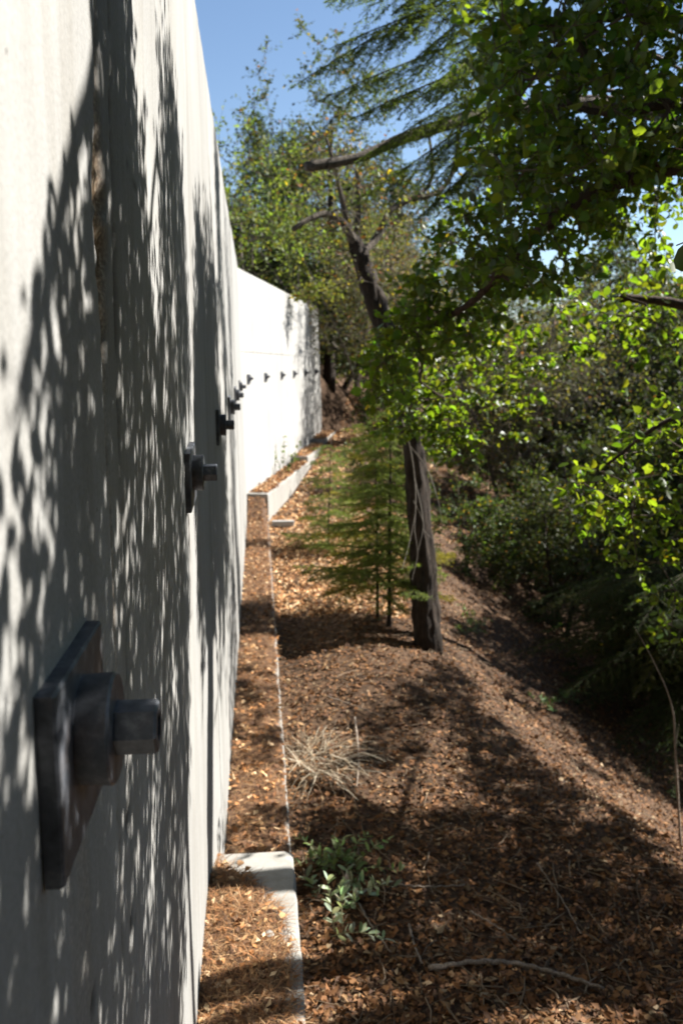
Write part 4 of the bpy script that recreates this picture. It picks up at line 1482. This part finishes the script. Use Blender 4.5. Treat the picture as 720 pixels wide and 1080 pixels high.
# small broken twigs among the leaves
n = 1500
yy = 2.0 + 9.0 * rng.random(n) ** 1.4
xx = 0.2 + (0.5 + yy * 0.42) * rng.random(n)
az = 2 * np.pi * rng.random(n)
ll = 0.06 + 0.22 * rng.random(n) ** 2
aa = np.stack([xx, yy, ground_z(xx, yy) + 0.02], -1)
x2, y2 = xx + np.cos(az) * ll, yy + np.sin(az) * ll
bb = np.stack([x2, y2, ground_z(np.maximum(x2, 0.16), y2) + 0.02 + 0.02 * rng.random(n)], -1)
mm = (aa + bb) / 2 + rng.normal(size=(n, 3)) * 0.012
rr_ = 0.0015 + 0.003 * rng.random(n)
mb = MB()
cc = np.array([0.17, 0.125, 0.085]) * (0.5 + 0.9 * rng.random((n, 1)))
for (p_, q_, r1_, r2_) in ((aa, mm, rr_, rr_ * 0.9), (mm, bb, rr_ * 0.9, rr_ * 0.5)):
    v, f = frusta(p_, q_, r1_, r2_, 4)
    mb.add(v, f, col=np.repeat(cc, 8, 0))
tag(mb.build("twig_litter", M_TWIG), "small broken twigs strewn among the fallen leaves", "twig litter", kind="stuff")

# leaning thin stem on the right slope
mb = MB()
p0 = at_y(722, 850, 5.2)
p0[2] = float(ground_z(p0[0], 5.2)) - 0.05
mb.tube(smoothpath([p0, at_y(712, 800, 5.2), at_y(708, 745, 5.2), at_y(690, 700, 5.3), at_y(668, 660, 5.4)], 20), np.linspace(0.009, 0.003, 20), 6, rough=0.2)
tag(mb.build("bare_sapling", M_STICK, None, True), "thin bare stem rising on the slope at the right edge", "sapling")

# pale slab bit on the path
b = at_z(298, 551, -0.02)
mb = MB()
mb.box(b + [-0.17, -0.05, -0.06], b + [0.18, 0.05, 0.03])
o = mb.build("concrete_chunk", M_WALL2)
bev = o.modifiers.new("bevel", 'BEVEL')
bev.width = 0.012
bev.segments = 2
tag(o, "short white concrete chunk lying by the footing corner", "chunk")

# loose leaves and stones on the nearest footing step
for k, (px, py, s, c, lab) in enumerate(((278, 986, 0.042, (0.30, 0.28, 0.25), "large grey round leaf on the nearest footing step"), (272, 964, 0.03, (0.36, 0.32, 0.26), "small grey curled leaf above the round leaf"),
                                         (300, 963, 0.032, (0.42, 0.28, 0.13), "tan leaf near the bare concrete edge"), (227, 1012, 0.034, (0.45, 0.34, 0.2), "tan leaf beside the wall on the near step"),
                                         (232, 1043, 0.04, (0.62, 0.55, 0.42), "pale cream leaf low on the near step"), (256, 908, 0.04, (0.20, 0.11, 0.05), "brown leaf lump on the far lip of the near step"),
                                         (242, 958, 0.035, (0.40, 0.27, 0.14), "light brown leaf in the middle of the near step"))):
    p = at_z(px, py, 0.192)
    vv, ff = instance(LEAF_V * np.array([1.15, 1, 2.0]), LEAF_T, p[None], frames(np.array([[math.cos(k * 2.1), math.sin(k * 2.1), 0.1]]), np.array([[0.2, -0.2, 1.0]])), np.array([s]))
    tag(link("fallen_leaf", mesh_np("fallen_leaf", vv, ff, np.tile(c, (len(vv), 1)), True), M_LITTER), lab, "leaf", "single leaves on the near step")


# dry grass tuft
def grass_tuft(cx, cy, n, L, rad, label, cols):
    z = float(ground_z(cx, cy))
    root_p = np.array([cx, cy, z])
    mb = MB()
    for k in range(n):
        a = 2 * math.pi * rng.random()
        rr = rad * math.sqrt(rng.random())
        p = root_p + [rr * math.cos(a), rr * math.sin(a) * 1.5, 0]
        p[2] = float(ground_z(p[0], p[1])) - 0.01
        out = norm(np.array([math.cos(a) * 0.5 + rng.normal() * 0.6 + 0.25, math.sin(a) * 0.5 + rng.normal() * 0.7 + 0.1, 0]))
        l = L * (0.3 + 0.9 * rng.random())
        s = np.linspace(0, 1, 7)[:, None]
        lift = 0.1 + 0.8 * rng.random()
        pl = p + out * l * s * 0.85 + np.array([0, 0, 1]) * (l * (lift * s - (lift + 0.08) * s ** 2 * 0.8))
        pl = pl + np.cumsum(rng.normal(size=(7, 3)) * 0.010, axis=0)
        w = norm(np.cross(out, [0, 0, 1.0])) * (0.0022 + 0.002 * rng.random())
        ws = (1 - s * 0.85)
        v = np.concatenate([pl - w * ws, pl + w * ws])
        i = np.arange(6)
        mb.add(v, np.stack([i, i + 7, i + 8, i + 1], -1), col=np.array(cols[rng.integers(0, len(cols))]) * (0.7 + 0.5 * rng.random()))
    o = mb.build("dry_grass", M_STRAW, None, True)
    return tag(o, label, "grass tuft")


g = at_z(332, 800, -0.22)
grass_tuft(g[0], g[1], 230, 0.46, 0.17, "pale dry grass tuft drooping beside the footing ledge", [(0.42, 0.34, 0.23), (0.34, 0.26, 0.17), (0.5, 0.43, 0.32), (0.22, 0.15, 0.09)])


# leafy sprig plant
def sprig(name, spots, label, col=(0.16, 0.20, 0.10), L=0.30, leaf=0.05, stems=10):
    root = None
    mbs, LP, LD, LN = MB(), [], [], []
    for (px, py) in spots:
        z = -0.3
        for _ in range(10):
            p = at_z(px, py, z)
            z = float(ground_z(p[0], p[1]))
        p[2] = z
        if root is None:
            root = empty(name, tuple(p))
            tag(root, label, "plant")
        for k in range(stems):
            d = norm(np.array([rng.normal() * 0.8, rng.normal() * 0.8, 0.9]))
            l = L * (0.5 + 0.7 * rng.random())
            s = np.linspace(0, 1, 8)[:, None]
            pl = p + rng.normal(size=3) * np.array([0.03, 0.03, 0]) + d * l * s - np.array([0, 0, 0.35 * l]) * s ** 2
            mbs.tube(pl, np.linspace(0.003, 0.0014, 8), 4, False, col=(0.16, 0.15, 0.08))
            for q in range(8):
                f = 0.25 + 0.75 * q / 7
                base = pl[min(7, int(f * 7))]
                for sg in (-1, 1):
                    sd = norm(np.cross(d, rng.normal(size=3)))
                    LP.append(base)
                    LD.append(norm(d * 0.6 + sd * sg + [0, 0, 0.15]))
                    LN.append(norm(rng.normal(size=3) * 0.4 + [0, 0, 1]))
    tag(mbs.build("stems", M_TWIG, root), kind="stuff")
    LP, LD, LN = map(np.array, (LP, LD, LN))
    n = len(LP)
    s = leaf * (0.55 + 0.7 * rng.random(n))
    v, f = instance(LEAF_V, LEAF_T, LP, frames(LD, LN), np.stack([s * 0.52, s, s], -1))
    tag(link("leaves", mesh_np("leaves", v, f, leaf_colors(n, len(LEAF_V), col, 0.25), True), M_PLANT, root), kind="stuff")
    return settle(root)


sprig("green_sprig", [(352, 985), (340, 950), (368, 955)], "grey-green leafy sprig growing beside the near footing step", (0.26, 0.31, 0.20), 0.34, 0.060, 3)
sprig("green_sprig", [(372, 920), (352, 915)], "feathery green plant just behind the grey-green sprig", (0.20, 0.26, 0.11), 0.32, 0.050, 7)
sprig("green_sprig", [(575, 745), (590, 738)], "small green seedling on the sunny far slope", (0.10, 0.15, 0.05), 0.26, 0.05, 6)
sprig("green_sprig", [(487, 668), (500, 660)], "low green plant just right of the dark trunk base", (0.12, 0.16, 0.05), 0.35, 0.05, 7)
# sprig rooted on the far ledge
q = f0 + FAR_D * 2.6 + FAR_N * 0.12
root = empty("ledge_sprig", (q[0], q[1], 0.38))
tag(root, "little leafy sprig growing against the sunny far wall", "plant")
mb = MB()
LP, LD = [], []
for k in range(5):
    d = norm(np.array([rng.normal() * 0.35, rng.normal() * 0.35, 1.0]))
    pl = np.array([q[0], q[1], 0.37]) + d * np.linspace(0, 0.75 * (0.5 + 0.5 * rng.random()), 8)[:, None]
    mb.tube(pl, np.linspace(0.006, 0.002, 8), 4, False, col=(0.12, 0.11, 0.06))
    for s in range(2, 8):
        for _ in range(3):
            LP.append(pl[s])
            LD.append(rng.normal(size=3) + d * 0.5)
tag(mb.build("stems", M_TWIG, root), kind="stuff")
LP, LD = np.array(LP), norm(np.array(LD))
v, f = instance(LEAFLET_V, LEAFLET_T, LP, frames(LD, norm(rng.normal(size=LP.shape) + [0, 0, 1])), np.full(len(LP), 0.075))
tag(link("leaves", mesh_np("leaves", v, f, leaf_colors(len(LP), 5, (0.08, 0.12, 0.04), 0.3), True), M_LEAF_FAR, root), kind="stuff")
settle(root)
